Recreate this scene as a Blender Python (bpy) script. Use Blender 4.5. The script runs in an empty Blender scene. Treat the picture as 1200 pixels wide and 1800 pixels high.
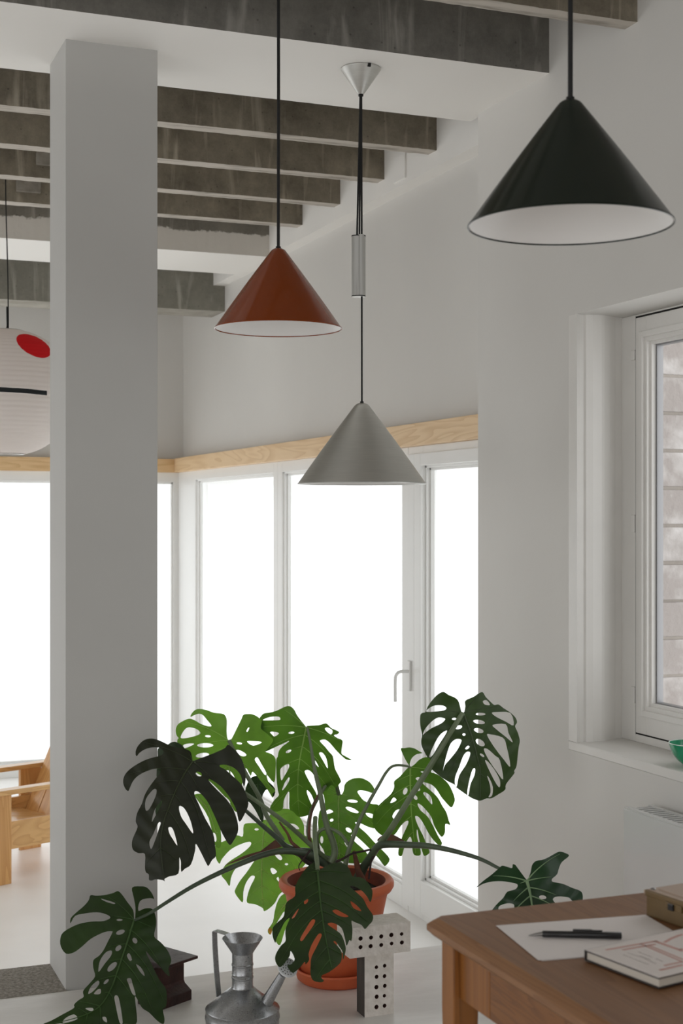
import bpy, bmesh, math, random
from mathutils import Vector, Matrix
from mathutils.geometry import delaunay_2d_cdt
random.seed(7)
sc = bpy.context.scene
COL = sc.collection
S_, C_ = 0.3675, 0.9300           # sine / cosine of the camera's turn to the right of the room's depth axis
EYE = 1.5
# ------------------------------------------------------------------ camera, sky, light, exposure
cam_d = bpy.data.cameras.new('camera'); cam = bpy.data.objects.new('camera', cam_d); COL.objects.link(cam)
cam_d.sensor_width = 36; cam_d.sensor_height = 36; cam_d.sensor_fit = 'AUTO'; cam_d.lens = 50.0
cam_d.shift_y = 8/1800.0
cam_d.clip_start = 0.05
cam.location = (0, 0, EYE); cam.rotation_euler = (math.pi/2, 0, -math.atan2(S_, C_))
cam_d.dof.use_dof = True; cam_d.dof.focus_distance = 4.6; cam_d.dof.aperture_fstop = 6.3
sc.camera = cam
w = bpy.data.worlds.new('sky'); sc.world = w; w.use_nodes = True
w.node_tree.nodes['Background'].inputs[0].default_value = (0.99, 0.99, 0.99, 1)
w.node_tree.nodes['Background'].inputs[1].default_value = 2.0
def portal(name, loc, rot, sx, sy):
    l = bpy.data.lights.new(name, 'AREA'); l.shape = 'RECTANGLE'; l.size = sx; l.size_y = sy
    l.cycles.is_portal = True
    o = bpy.data.objects.new(name, l); o.location = loc; o.rotation_euler = rot; COL.objects.link(o)
portal('daylight_portal', (2.66, 5.0+2.2, 0.85), (0, math.pi/2, 0), 2.3, 5.0)
portal('daylight_portal', (0.0, 9.62, 0.85), (math.pi/2, 0, math.pi), 6.0, 2.3)
portal('daylight_portal', (3.3, 3.1, 1.45), (0, math.pi/2, 0), 1.5, 2.0)
portal('daylight_portal', (-0.1, -3.25, 1.55), (math.pi/2, 0, 0), 4.4, 2.7)  # portal at the enlarged opening behind the camera
portal('daylight_portal', (-2.7, 0.4, 1.4), (0, -math.pi/2, 0), 2.4, 6.0)  # portal at the near openings added in the left wall
portal('daylight_portal', (-2.7, 7.1, 1.0), (0, -math.pi/2, 0), 2.2, 4.4)  # portal at the far openings added in the left wall
sc.view_settings.view_transform = 'Standard'; sc.view_settings.look = 'None'
sc.view_settings.gamma = 1; sc.view_settings.use_curve_mapping = False
sc.view_settings.exposure = -0.2
sc.cycles.use_denoising = True
sc.cycles.max_bounces = 14; sc.cycles.diffuse_bounces = 8; sc.cycles.transparent_max_bounces = 16
sc.cycles.sample_clamp_indirect = 6.0

# ------------------------------------------------------------------ helpers
def P(px, py, d):
    a = (px-600)/2500.0; b = (908-py)/2500.0
    return Vector((d*(S_+a*C_), d*(C_-a*S_), EYE+b*d))
def on_z(px, py, z):
    return P(px, py, (EYE-z)*2500.0/(py-908))
def lin(c):
    return tuple(((v/255.0)/12.92 if v/255.0 <= 0.04045 else ((v/255.0+0.055)/1.055)**2.4) for v in c)+(1,)
lin0 = lin
def tag(o, label=None, cat=None, group=None, kind=None):
    if label: o['label'] = label
    if cat: o['category'] = cat
    if group: o['group'] = group
    if kind: o['kind'] = kind
    return o
def empty(name, loc, label, cat, group=None):
    o = bpy.data.objects.new(name, None); COL.objects.link(o); o.location = loc; o.empty_display_size = 0.1
    return tag(o, label, cat, group)
def wloc(o):
    v = Vector((0, 0, 0))
    while o is not None:
        v = v + Vector(o.location); o = o.parent
    return v
def mesh(name, verts, faces, mat, parent=None, smooth=False, slots=None, fmat=None, origin=None, bevel=0, autosmooth=None):
    org = Vector(origin) if origin is not None else (wloc(parent) if parent else Vector((0, 0, 0)))
    me = bpy.data.meshes.new(name)
    me.from_pydata([tuple(Vector(v)-org) for v in verts], [], [tuple(f) for f in faces])
    mats = slots if slots else [mat]
    for m in mats: me.materials.append(m)
    if fmat:
        for p, i in zip(me.polygons, fmat): p.material_index = i
    bm = bmesh.new(); bm.from_mesh(me)
    if not smooth or smooth == 'closed': bmesh.ops.recalc_face_normals(bm, faces=bm.faces)
    bm.to_mesh(me); bm.free()
    if smooth:
        for p in me.polygons: p.use_smooth = True
    o = bpy.data.objects.new(name, me); COL.objects.link(o)
    if parent: o.parent = parent; o.location = org - wloc(parent)
    else: o.location = org
    if bevel:
        b = o.modifiers.new('bevel', 'BEVEL'); b.width = bevel; b.segments = 2; b.limit_method = 'ANGLE'; b.angle_limit = 0.7
    return o
def boxvf(x0, x1, y0, y1, z0, z1):
    v = [(x0,y0,z0),(x1,y0,z0),(x1,y1,z0),(x0,y1,z0),(x0,y0,z1),(x1,y0,z1),(x1,y1,z1),(x0,y1,z1)]
    f = [(0,3,2,1),(4,5,6,7),(0,1,5,4),(1,2,6,5),(2,3,7,6),(3,0,4,7)]
    return v, f
def box(name, b, mat, parent=None, bevel=0, **k):
    v, f = boxvf(*b)
    org = k.pop('origin', None)
    if org is None and parent is None: org = ((b[0]+b[1])/2, (b[2]+b[3])/2, b[4])
    return mesh(name, v, f, mat, parent, bevel=bevel, origin=org, **k)
def boxes(name, bs, mat, parent=None, bevel=0, **k):
    V, F = [], []
    for b in bs:
        v, f = boxvf(*b); n = len(V); V += v; F += [tuple(i+n for i in q) for q in f]
    return mesh(name, V, F, mat, parent, bevel=bevel, **k)
def obox(name, org, ax, ay, az, b, mat, parent=None, bevel=0, **k):
    "box in a rotated frame: org + x*ax + y*ay + z*az"
    v, f = boxvf(*b)
    v = [org + ax*p[0] + ay*p[1] + az*p[2] for p in v]
    return mesh(name, v, f, mat, parent, bevel=bevel, **k)
def lathe(name, prof, center, mat, parent=None, n=64, closed=False, smooth='closed', slots=None, segm=None, **k):
    cx, cy = center
    V, F, fm = [], [], []
    for r, z in prof:
        for i in range(n):
            t = 2*math.pi*i/n; V.append((cx+r*math.cos(t), cy+r*math.sin(t), z))
    m = len(prof)
    for j in range(m-1 if not closed else m):
        for i in range(n):
            a = j*n+i; b = j*n+(i+1) % n; c = ((j+1) % m)*n+(i+1) % n; d = ((j+1) % m)*n+i
            F.append((a, b, c, d)); fm.append(segm[j] if segm else 0)
    if not closed:
        for j in (0, m-1):
            if prof[j][0] < 0.004 or k.get('caps'):
                F.append(tuple(j*n+i for i in range(n))); fm.append(segm[min(j, m-2)] if segm else 0)
    k.pop('caps', None)
    o = mesh(name, V, F, mat, parent, smooth=smooth, slots=slots, fmat=fm if slots else None, **k)
    sharp(o); return o
def sharp(o, deg=40):
    me = o.data
    bm = bmesh.new(); bm.from_mesh(me)
    for e in bm.edges:
        if len(e.link_faces) == 2 and e.calc_face_angle(0) > math.radians(deg): e.smooth = False
    bm.to_mesh(me); bm.free()
def tubevf(path, radii, n=10, squash=None):
    path = [Vector(p) for p in path]
    V, F = [], []
    up = None
    for i, p in enumerate(path):
        t = (path[min(i+1, len(path)-1)]-path[max(i-1, 0)])
        if t.length < 1e-9: t = Vector((0, 0, 1))
        t.normalize()
        if up is None:
            up = t.cross(Vector((0.31, 0.77, 0.2))); up.normalize()
        up = (up - t*up.dot(t)); up.normalize()
        q = t.cross(up)
        r = radii[i] if hasattr(radii, '__len__') else radii
        for k in range(n):
            an = 2*math.pi*k/n
            V.append(p + up*(r*math.cos(an)) + q*(r*math.sin(an)))
    for i in range(len(path)-1):
        for k in range(n):
            F.append((i*n+k, i*n+(k+1) % n, (i+1)*n+(k+1) % n, (i+1)*n+k))
    F.append(tuple(range(n))[::-1]); F.append(tuple((len(path)-1)*n+k for k in range(n)))
    return V, F
def crom(pts, n, closed=False):
    pts = [tuple(p) for p in pts]; out = []; m = len(pts)
    rng = range(m) if closed else range(m-1)
    for i in rng:
        if closed: p0, p1, p2, p3 = pts[i-1], pts[i], pts[(i+1) % m], pts[(i+2) % m]
        else: p0, p1, p2, p3 = pts[max(i-1, 0)], pts[i], pts[i+1], pts[min(i+2, m-1)]
        for k in range(n):
            t = k/n
            out.append(tuple(0.5*((2*b)+(-a+c)*t+(2*a-5*b+4*c-d)*t*t+(-a+3*b-3*c+d)*t**3) for a, b, c, d in zip(p0, p1, p2, p3)))
    if not closed: out.append(pts[-1])
    return out
def tube(name, path, radii, mat, parent=None, n=10, smooth_path=0, **k):
    if smooth_path:
        if not hasattr(radii, '__len__'): radii = [radii]*len(path)
        q = crom([tuple(p)+(r,) for p, r in zip(path, radii)], smooth_path)
        path = [Vector(a[:3]) for a in q]; radii = [a[3] for a in q]
    v, f = tubevf(path, radii, n)
    o = mesh(name, v, f, mat, parent, smooth=True, **k); sharp(o, 60); return o

# ------------------------------------------------------------------ materials
def mat(name, rgb, rough=0.5, metal=0.0, var=0.0, vscale=4.0, bump=0.0, bscale=40.0, coat=0.0, rgb2=None, spec=0.5, stretch=(1,1,1), aniso=0, detail=6.0, lo=0.35, hi=0.65):
    m = bpy.data.materials.new(name); m.use_nodes = True
    nt = m.node_tree; b = nt.nodes['Principled BSDF']
    c = lin(rgb)
    b.inputs['Base Color'].default_value = c
    b.inputs['Roughness'].default_value = rough; b.inputs['Metallic'].default_value = metal
    b.inputs['Coat Weight'].default_value = coat; b.inputs['Coat Roughness'].default_value = 0.05
    b.inputs['Specular IOR Level'].default_value = spec
    if aniso: b.inputs['Anisotropic'].default_value = aniso
    tc = nt.nodes.new('ShaderNodeTexCoord'); mp = nt.nodes.new('ShaderNodeMapping'); mp.inputs['Scale'].default_value = stretch
    nt.links.new(tc.outputs['Object'], mp.inputs['Vector'])
    m['map'] = mp.name
    if var or rgb2:
        n = nt.nodes.new('ShaderNodeTexNoise'); n.inputs['Scale'].default_value = vscale; n.inputs['Detail'].default_value = detail
        nt.links.new(mp.outputs[0], n.inputs['Vector'])
        mr = nt.nodes.new('ShaderNodeMapRange'); mr.inputs[1].default_value = lo; mr.inputs[2].default_value = hi
        nt.links.new(n.outputs['Fac'], mr.inputs[0])
        mx = nt.nodes.new('ShaderNodeMix'); mx.data_type = 'RGBA'
        c2 = lin(rgb2) if rgb2 else tuple(v*(1-var) for v in c[:3])+(1,)
        mx.inputs['A'].default_value = c; mx.inputs['B'].default_value = c2
        nt.links.new(mr.outputs[0], mx.inputs['Factor']); nt.links.new(mx.outputs['Result'], b.inputs['Base Color'])
    if bump:
        n = nt.nodes.new('ShaderNodeTexNoise'); n.inputs['Scale'].default_value = bscale; n.inputs['Detail'].default_value = 6
        nt.links.new(mp.outputs[0], n.inputs['Vector'])
        bp = nt.nodes.new('ShaderNodeBump'); bp.inputs['Strength'].default_value = bump; bp.inputs['Distance'].default_value = 0.01
        nt.links.new(n.outputs['Fac'], bp.inputs['Height']); nt.links.new(bp.outputs[0], b.inputs['Normal'])
    return m
def nodes(m): return m.node_tree, m.node_tree.nodes['Principled BSDF']

M_wall = mat('painted_plaster', (213, 211, 207), 0.75, var=0.04, vscale=1.3, bump=0.06, bscale=30)
M_col = mat('column_plaster', (186, 185, 182), 0.7, var=0.05, vscale=1.6, bump=0.05, bscale=25)
M_soffit = mat('white_ceiling_paint', (236, 234, 230), 0.8, bump=0.04, bscale=20)
M_frame = mat('white_frame_lacquer', (234, 234, 232), 0.35, var=0.03, vscale=3)
M_oldframe = mat('old_white_gloss', (222, 220, 216), 0.35, var=0.06, vscale=5, bump=0.08, bscale=12)
M_floor_far = mat('white_polished_floor', (248, 247, 245), 0.35, var=0.05, vscale=2.5)
M_floor = mat('troweled_microcement', (228, 226, 222), 0.42, rgb2=(206, 203, 198), vscale=2.2, bump=0.12, bscale=14, stretch=(1, 3, 1))
M_strip = mat('rough_ground_concrete', (158, 152, 142), 0.85, rgb2=(112, 106, 96), vscale=90, bump=0.5, bscale=160, detail=3)
M_dark_gap = mat('shadow_gap', (25, 24, 22), 0.9)

def concrete(name, dark, light, white_below=None, streaks=True, white=(205, 200, 192)):
    m = bpy.data.materials.new(name); m.use_nodes = True; nt, b = nodes(m)
    N, L = nt.nodes.new, nt.links.new
    b.inputs['Roughness'].default_value = 0.9
    tc = N('ShaderNodeTexCoord'); geo = N('ShaderNodeNewGeometry')
    n1 = N('ShaderNodeTexNoise'); n1.inputs['Scale'].default_value = 4.0; n1.inputs['Detail'].default_value = 12; n1.inputs['Roughness'].default_value = 0.78
    L(geo.outputs['Position'], n1.inputs['Vector'])
    mr = N('ShaderNodeMapRange'); mr.inputs[1].default_value = 0.3; mr.inputs[2].default_value = 0.7; L(n1.outputs['Fac'], mr.inputs[0])
    mx = N('ShaderNodeMix'); mx.data_type = 'RGBA'; mx.inputs['A'].default_value = lin(dark); mx.inputs['B'].default_value = lin(light); L(mr.outputs[0], mx.inputs['Factor'])
    last = mx.outputs['Result']
    mp = N('ShaderNodeMapping'); mp.inputs['Scale'].default_value = (14, 14, 1.6); L(geo.outputs['Position'], mp.inputs['Vector'])
    n2 = N('ShaderNodeTexNoise'); n2.inputs['Scale'].default_value = 1.0; n2.inputs['Detail'].default_value = 5; n2.inputs['Distortion'].default_value = 0.8; L(mp.outputs[0], n2.inputs['Vector'])
    mr2 = N('ShaderNodeMapRange'); mr2.inputs[1].default_value = 0.58; mr2.inputs[2].default_value = 0.72; mr2.inputs[4].default_value = 0.6; L(n2.outputs['Fac'], mr2.inputs[0])
    mx2 = N('ShaderNodeMix'); mx2.data_type = 'RGBA'; L(mr2.outputs[0], mx2.inputs['Factor']); L(last, mx2.inputs['A']); mx2.inputs['B'].default_value = lin(tuple(min(255, c+38) for c in light)); last = mx2.outputs['Result']
    # pores
    v = N('ShaderNodeTexVoronoi'); v.inputs['Scale'].default_value = 26; L(geo.outputs['Position'], v.inputs['Vector'])
    mr3 = N('ShaderNodeMapRange'); mr3.inputs[1].default_value = 0.06; mr3.inputs[2].default_value = 0.12; mr3.inputs[3].default_value = 0.45; mr3.inputs[4].default_value = 0.0; L(v.outputs['Distance'], mr3.inputs[0])
    mx3 = N('ShaderNodeMix'); mx3.data_type = 'RGBA'; L(mr3.outputs[0], mx3.inputs['Factor']); L(last, mx3.inputs['A']); mx3.inputs['B'].default_value = lin((40, 38, 34)); last = mx3.outputs['Result']
    if white_below is not None:
        sx = N('ShaderNodeSeparateXYZ'); L(geo.outputs['Position'], sx.inputs[0])
        n4 = N('ShaderNodeTexNoise'); n4.inputs['Scale'].default_value = 7; n4.inputs['Detail'].default_value = 12; n4.inputs['Roughness'].default_value = 0.75; L(geo.outputs['Position'], n4.inputs['Vector'])
        ad = N('ShaderNodeMath'); ad.operation = 'MULTIPLY_ADD'; ad.inputs[1].default_value = 0.11; L(n4.outputs['Fac'], ad.inputs[0]); L(sx.outputs['Z'], ad.inputs[2])
        lt = N('ShaderNodeMapRange'); lt.inputs[1].default_value = white_below+0.055-0.004; lt.inputs[2].default_value = white_below+0.055+0.004; lt.inputs[3].default_value = 1; lt.inputs[4].default_value = 0; L(ad.outputs[0], lt.inputs[0])
        mx4 = N('ShaderNodeMix'); mx4.data_type = 'RGBA'; L(lt.outputs[0], mx4.inputs['Factor']); L(last, mx4.inputs['A']); mx4.inputs['B'].default_value = lin(white); last = mx4.outputs['Result']
    L(last, b.inputs['Base Color'])
    bp = N('ShaderNodeBump'); bp.inputs['Strength'].default_value = 0.35; bp.inputs['Distance'].default_value = 0.006
    n5 = N('ShaderNodeTexNoise'); n5.inputs['Scale'].default_value = 28; n5.inputs['Detail'].default_value = 8; L(geo.outputs['Position'], n5.inputs['Vector'])
    L(n5.outputs['Fac'], bp.inputs['Height']); L(bp.outputs[0], b.inputs['Normal'])
    return m
M_conc = concrete('raw_concrete', (90, 83, 71), (148, 139, 122))
M_conc_beam = concrete('raw_concrete_beam', (82, 80, 75), (128, 125, 118))
M_conc_white = concrete('half_painted_concrete', (100, 96, 87), (132, 127, 117), white_below=3.055)
M_conc_light = concrete('pale_board_concrete', (112, 110, 100), (145, 142, 132))
M_whitewash = mat('worn_whitewash', (188, 181, 171), 0.85, rgb2=(126, 119, 109), vscale=9, bump=0.3, bscale=30, lo=0.5, hi=0.75, stretch=(0.5, 3, 3))
M_ww_grey = mat('worn_grey_soffit', (150, 146, 136), 0.85, rgb2=(176, 172, 163), vscale=7, bump=0.3, bscale=30, lo=0.4, hi=0.7)

def wood(name, c1, c2, axis, scale=9.0, rough=0.45, dist=1.6, contrast=(0.3, 0.7), fine=0.25, coat=0.0):
    m = bpy.data.materials.new(name); m.use_nodes = True; nt, b = nodes(m)
    N, L = nt.nodes.new, nt.links.new
    b.inputs['Roughness'].default_value = rough; b.inputs['Coat Weight'].default_value = coat
    tc = N('ShaderNodeTexCoord'); mp = N('ShaderNodeMapping')
    st = [1.0, 1.0, 1.0]; st[axis] = 0.10
    mp.inputs['Scale'].default_value = st; L(tc.outputs['Object'], mp.inputs['Vector'])
    n = N('ShaderNodeTexNoise'); n.inputs['Scale'].default_value = scale; n.inputs['Detail'].default_value = 2; n.inputs['Distortion'].default_value = dist; L(mp.outputs[0], n.inputs['Vector'])
    mm = N('ShaderNodeMath'); mm.operation = 'MULTIPLY'; mm.inputs[1].default_value = 9.0; L(n.outputs['Fac'], mm.inputs[0])
    fr = N('ShaderNodeMath'); fr.operation = 'FRACT'; L(mm.outputs[0], fr.inputs[0])
    mr = N('ShaderNodeMapRange'); mr.inputs[1].default_value = 0.35; mr.inputs[2].default_value = 1.0; mr.inputs[4].default_value = 0.55; L(fr.outputs[0], mr.inputs[0])
    n2 = N('ShaderNodeTexNoise'); n2.inputs['Scale'].default_value = scale*14; n2.inputs['Detail'].default_value = 4; L(mp.outputs[0], n2.inputs['Vector'])
    m2 = N('ShaderNodeMath'); m2.operation = 'MULTIPLY_ADD'; m2.inputs[1].default_value = fine; L(n2.outputs['Fac'], m2.inputs[0]); L(mr.outputs[0], m2.inputs[2])
    mx = N('ShaderNodeMix'); mx.data_type = 'RGBA'; mx.inputs['A'].default_value = lin(c1); mx.inputs['B'].default_value = lin(c2); L(m2.outputs[0], mx.inputs['Factor'])
    L(mx.outputs['Result'], b.inputs['Base Color'])
    bp = N('ShaderNodeBump'); bp.inputs['Strength'].default_value = 0.15; bp.inputs['Distance'].default_value = 0.003; L(m2.outputs[0], bp.inputs['Height']); L(bp.outputs[0], b.inputs['Normal'])
    return m
M_pine_y = wood('pine_board', (232, 203, 164), (205, 168, 122), 1, 6)
M_pine_x = wood('pine_board_cross', (226, 192, 145), (196, 155, 105), 0, 6)
M_chair = wood('pine_chair_wood', (216, 166, 104), (188, 132, 72), 2, 5, rough=0.35, coat=0.2)
M_chair_u = wood('pine_chair_wood_long', (222, 178, 118), (192, 142, 84), 0, 5, rough=0.35, coat=0.2)
M_table = wood('oiled_oak_top', (140, 99, 64), (114, 76, 45), 1, 6, rough=0.52, dist=2.5, fine=0.35)
M_table_leg = wood('oiled_oak_leg', (146, 92, 38), (104, 60, 18), 2, 6, rough=0.45, dist=2)
M_table_ap = wood('oiled_oak_apron', (130, 82, 36), (92, 52, 20), 1, 7, rough=0.45, dist=3)

def pane_mat(name, transp, tint):
    m = bpy.data.materials.new(name); m.use_nodes = True; nt = m.node_tree
    for n in list(nt.nodes): nt.nodes.remove(n)
    N, L = nt.nodes.new, nt.links.new
    o = N('ShaderNodeOutputMaterial'); t = N('ShaderNodeBsdfTransparent'); t.inputs[0].default_value = tint
    tr = N('ShaderNodeBsdfTranslucent'); tr.inputs[0].default_value = tint
    g = N('ShaderNodeBsdfGlossy'); g.inputs['Roughness'].default_value = 0.03; g.inputs[0].default_value = (1, 1, 1, 1)
    mx = N('ShaderNodeMixShader'); mx.inputs[0].default_value = transp; L(tr.outputs[0], mx.inputs[1]); L(t.outputs[0], mx.inputs[2])
    lw = N('ShaderNodeLayerWeight'); lw.inputs[0].default_value = 0.5
    pw = N('ShaderNodeMath'); pw.operation = 'POWER'; pw.inputs[1].default_value = 5.0; L(lw.outputs['Facing'], pw.inputs[0])
    fr = N('ShaderNodeMath'); fr.operation = 'MULTIPLY_ADD'; fr.inputs[1].default_value = 0.9; fr.inputs[2].default_value = 0.04; L(pw.outputs[0], fr.inputs[0])
    m2 = N('ShaderNodeMixShader'); L(fr.outputs[0], m2.inputs[0]); L(mx.outputs[0], m2.inputs[1]); L(g.outputs[0], m2.inputs[2])
    L(m2.outputs[0], o.inputs[0]); return m
M_frost = pane_mat('frosted_film_glass', 0.35, (0.94, 0.965, 0.97, 1))
M_clear = pane_mat('clear_glass', 0.97, (0.95, 0.96, 0.96, 1))

# ------------------------------------------------------------------ room shell
FZ = -0.22                                 # level of the lower, far floor
CZ = 3.33                                  # slab underside between the joists
XN, XU, XL, XF = 2.44, 2.522, 2.597, 2.55  # near wall, upper far wall, lower far wall, far window plane
YB = 9.55
def struct(o): return tag(o, kind='structure')
struct(box('floor', (-2.6, 2.9, -3.2, 4.50, -0.3, 0.0), M_floor))
struct(box('floor', (-2.6, 3.0, 4.50, 9.9, FZ-0.15, FZ), M_floor_far))
struct(box('trim_threshold', (-2.6, 0.845, 4.50, 4.79, FZ, 0.002), M_strip))
struct(box('ceiling', (-2.6, 3.0, -3.2, 9.9, CZ, CZ+0.2), M_soffit))
struct(boxes('wall_left', [(-2.8, -2.6, -3.2, 9.9, 2.6, CZ), (-2.8, -2.6, -3.2, 9.9, FZ, 0.2), (-2.8, -2.6, -3.2, -2.6, 0.2, 2.6), (-2.8, -2.6, 3.4, 4.9, 0.2, 2.6), (-2.8, -2.6, 9.3, 9.9, 0.2, 2.6), (-2.8, -2.6, 0.36, 0.44, 0.2, 2.6), (-2.8, -2.6, 7.06, 7.14, 0.2, 2.6)], M_wall))  # unseen wall; its openings are added to let in more daylight
# unseen wall behind the camera; its opening is enlarged to add daylight
struct(boxes('wall_back', [(-2.6, -2.3, -3.4, -3.2, 0, CZ), (2.1, 2.44, -3.4, -3.2, 0, CZ), (-2.3, 2.1, -3.4, -3.2, 0, 0.2), (-2.3, 2.1, -3.4, -3.2, 2.9, CZ)], M_wall))
# near right wall: window opening y 2.15..4.07, z .756..2.167
WY0, WY1, WZ0, WZ1 = 2.15, 4.07, 0.756, 2.167
struct(boxes('wall_right', [(XN, 2.75, 4.12, 4.78, FZ, CZ), (XN, 2.75, -3.2, WY0, 0, CZ), (XN, 2.75, WY0, 4.12, 0, WZ0-0.03), (XN, 2.75, WY0, 4.12, WZ1, CZ)], M_wall))
# profiled plaster reveal
pr = [(XN, 4.068), (2.452, 4.074), (2.474, 4.080), (2.478, 4.072), (2.500, 4.066), (2.533, 4.064), (2.545, 4.066), (2.57, 4.075), (2.60, 4.088), (2.635, 4.096), (2.635, 4.12), (XN, 4.12)]
V = [(x, y, z) for z in (WZ0, WZ1) for x, y in pr]; n = len(pr)
F = [(i, (i+1) % n, n+(i+1) % n, n+i) for i in range(n)]
struct(mesh('trim_reveal', V, F, M_oldframe, origin=(XN, 4.07, WZ0)))
struct(box('trim_sill', (XN-0.002, 2.70, WY0, 4.12, WZ0-0.03, WZ0), M_oldframe, bevel=0.004))
# far right wall (upper ledge, recessed band, pieces round the glazing)
struct(box('wall_far_upper', (XU, 2.95, 4.78, 9.9, 2.945, CZ), M_soffit))
struct(box('wall_far_right', (XL, 2.95, 4.78, 9.9, 1.80, 2.945), M_wall))
struct(box('wall_far_back', (-2.6, XL, YB, YB+0.3, 1.80, CZ), M_wall))
struct(box('wall_far_pier', (XL, 2.95, 9.30, 9.9, FZ, 1.80), M_wall))
# access hatch outline on the upper wall
struct(box('trim_hatch', (XU-0.008, XU, 5.62, 5.74, 2.965, 3.075), M_soffit, bevel=0.002))
# pine boards over the glazing
struct(box('trim_pine_right', (2.512, XL, 4.78, 9.465, 1.802, 1.897), M_pine_y, bevel=0.002))
struct(box('trim_pine_back', (-2.6, XL, 9.467, YB, 1.802, 1.893), M_pine_x, bevel=0.002))

# ceiling beams and joists ------------------------------------------------
def joist(name, y0, y1, z0, x1, mside, mbot, label):
    v, f = boxvf(-2.6, x1, y0, y1, z0, CZ)
    # wavy, chipped arris along the bottom edges
    V = []; F = []; nseg = 240
    for i in range(nseg+1):
        x = -2.6 + (x1+2.6)*i/nseg
        j = lambda s: random.uniform(-s, s)
        V += [(x, y0+j(0.0004), CZ), (x, y0+j(0.0010), z0+(0 if mbot is M_soffit else abs(j(0.0016)))), (x, y1+j(0.0010), z0+(0 if mbot is M_soffit else abs(j(0.0016)))), (x, y1, CZ)]
    fm = []
    for i in range(nseg):
        a = i*4; b = a+4
        for k in range(3):
            F.append((a+k, a+k+1, b+k+1, b+k)); fm.append(1 if k == 1 else 0)
    F.append((0, 3, 2, 1)); F.append((nseg*4, nseg*4+1, nseg*4+2, nseg*4+3)); fm += [0, 0]
    o = mesh(name, V, F, None, slots=[mside, mbot], fmat=fm, origin=(0, y0, z0))
    return tag(o, label, kind='structure')
ZJ = 3.011
for k in range(1, 12):
    y = 3.713-0.538*k
    if y > -3.1: joist('ceiling_joist', y, y+0.08, ZJ, XN+0.02, M_conc, M_whitewash, None)
joist('ceiling_joist', 3.713, 3.783, ZJ, XN+0.02, M_conc, M_whitewash, None)
joist('ceiling_beam', 4.25, 4.88, 3.012, XN+0.02, M_conc_beam, M_soffit, None)
# strip of the wide beam between near and far wall planes
JY = [5.314, 5.860, 6.399, 6.931]
for y in JY: joist('ceiling_joist', y, y+0.08, ZJ, XU+0.02, M_conc, M_whitewash, None)
joist('ceiling_beam', 7.47, 8.085, 2.938, XU+0.02, M_conc_white, M_soffit, None)
joist('ceiling_beam', 8.56, 8.85, 2.785, XL+0.01, M_conc_light, M_ww_grey, None)
M_block = mat('pale_mortar_block', (152, 146, 136), 0.9, rgb2=(120, 114, 104), vscale=14, bump=0.3, bscale=30)
def blockat(x0, x1, y0, y1, yj):
    a0, a1 = (x0-600)/2500, (x1-600)/2500
    X0 = yj*(S_+a0*C_)/(C_-a0*S_); X1 = yj*(S_+a1*C_)/(C_-a1*S_)
    d = yj/(C_-a0*S_)
    return (X0, X1, yj-0.022, yj+0.002, EYE+(908-y1)/2500*d, EYE+(908-y0)/2500*d)
struct(box('trim_block', blockat(63, 98, 268, 290, 6.399), M_block, bevel=0.003))
struct(box('trim_block', blockat(28, 71, 316, 337, 6.931), M_block, bevel=0.003))

# column ---------------------------------------------------------------
struct(box('trim_column', (0.843, 1.141, 4.510, 4.790, -0.01, 3.03), M_col, bevel=0.002))

# ------------------------------------------------------------------ far glazing, right side
def frame_on_x(name, x, y0, y1, z0, z1, gy0, gy1, gz0, gz1, glassmat, depth=0.07, lip=0.012, bead=0.022):
    "a fixed light: outer frame between (y0,z0)-(y1,z1) with an opening gy0..gy1, gz0..gz1, stepped beads and a pane"
    w = bpy.data.objects.new(name, None); COL.objects.link(w); w.location = (x, (y0+y1)/2, z0); struct(w)
    boxes('window_frame', [(x, x+depth, y0, gy0, z0, z1), (x, x+depth, gy1, y1, z0, z1), (x, x+depth, gy0, gy1, z0, gz0), (x, x+depth, gy0, gy1, gz1, z1)], M_frame, w, bevel=0.002)
    for k, (o, dx) in enumerate(((0.0, lip), (bead*0.45, lip*2.4))):
        b = bead*0.45
        a0, a1, c0, c1 = gy0+o, gy1-o, gz0+o, gz1-o
        boxes('glazing_bead', [(x+dx, x+depth-0.01, a0, a0+b, c0, c1), (x+dx, x+depth-0.01, a1-b, a1, c0, c1), (x+dx, x+depth-0.01, a0, a1, c0, c0+b), (x+dx, x+depth-0.01, a0, a1, c1-b, c1)], M_frame, w, bevel=0.001)
    mesh('glass_pane', [(x+0.045, gy0, gz0), (x+0.045, gy1, gz0), (x+0.045, gy1, gz1), (x+0.045, gy0, gz1)], [(0, 1, 2, 3)], glassmat, w)
    return w
frame_on_x('window_2', XF, 7.412, 9.52, FZ, 1.802, 7.483, 9.076, -0.124, 1.743, M_frost)
frame_on_x('window_3', XF, 5.664, 7.410, FZ, 1.802, 5.73, 7.34, -0.124, 1.743, M_frost)
d3 = frame_on_x('door_1', XF, 4.70, 5.660, FZ, 1.802, 4.80, 5.51, -0.05, 1.717, M_frost)
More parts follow.
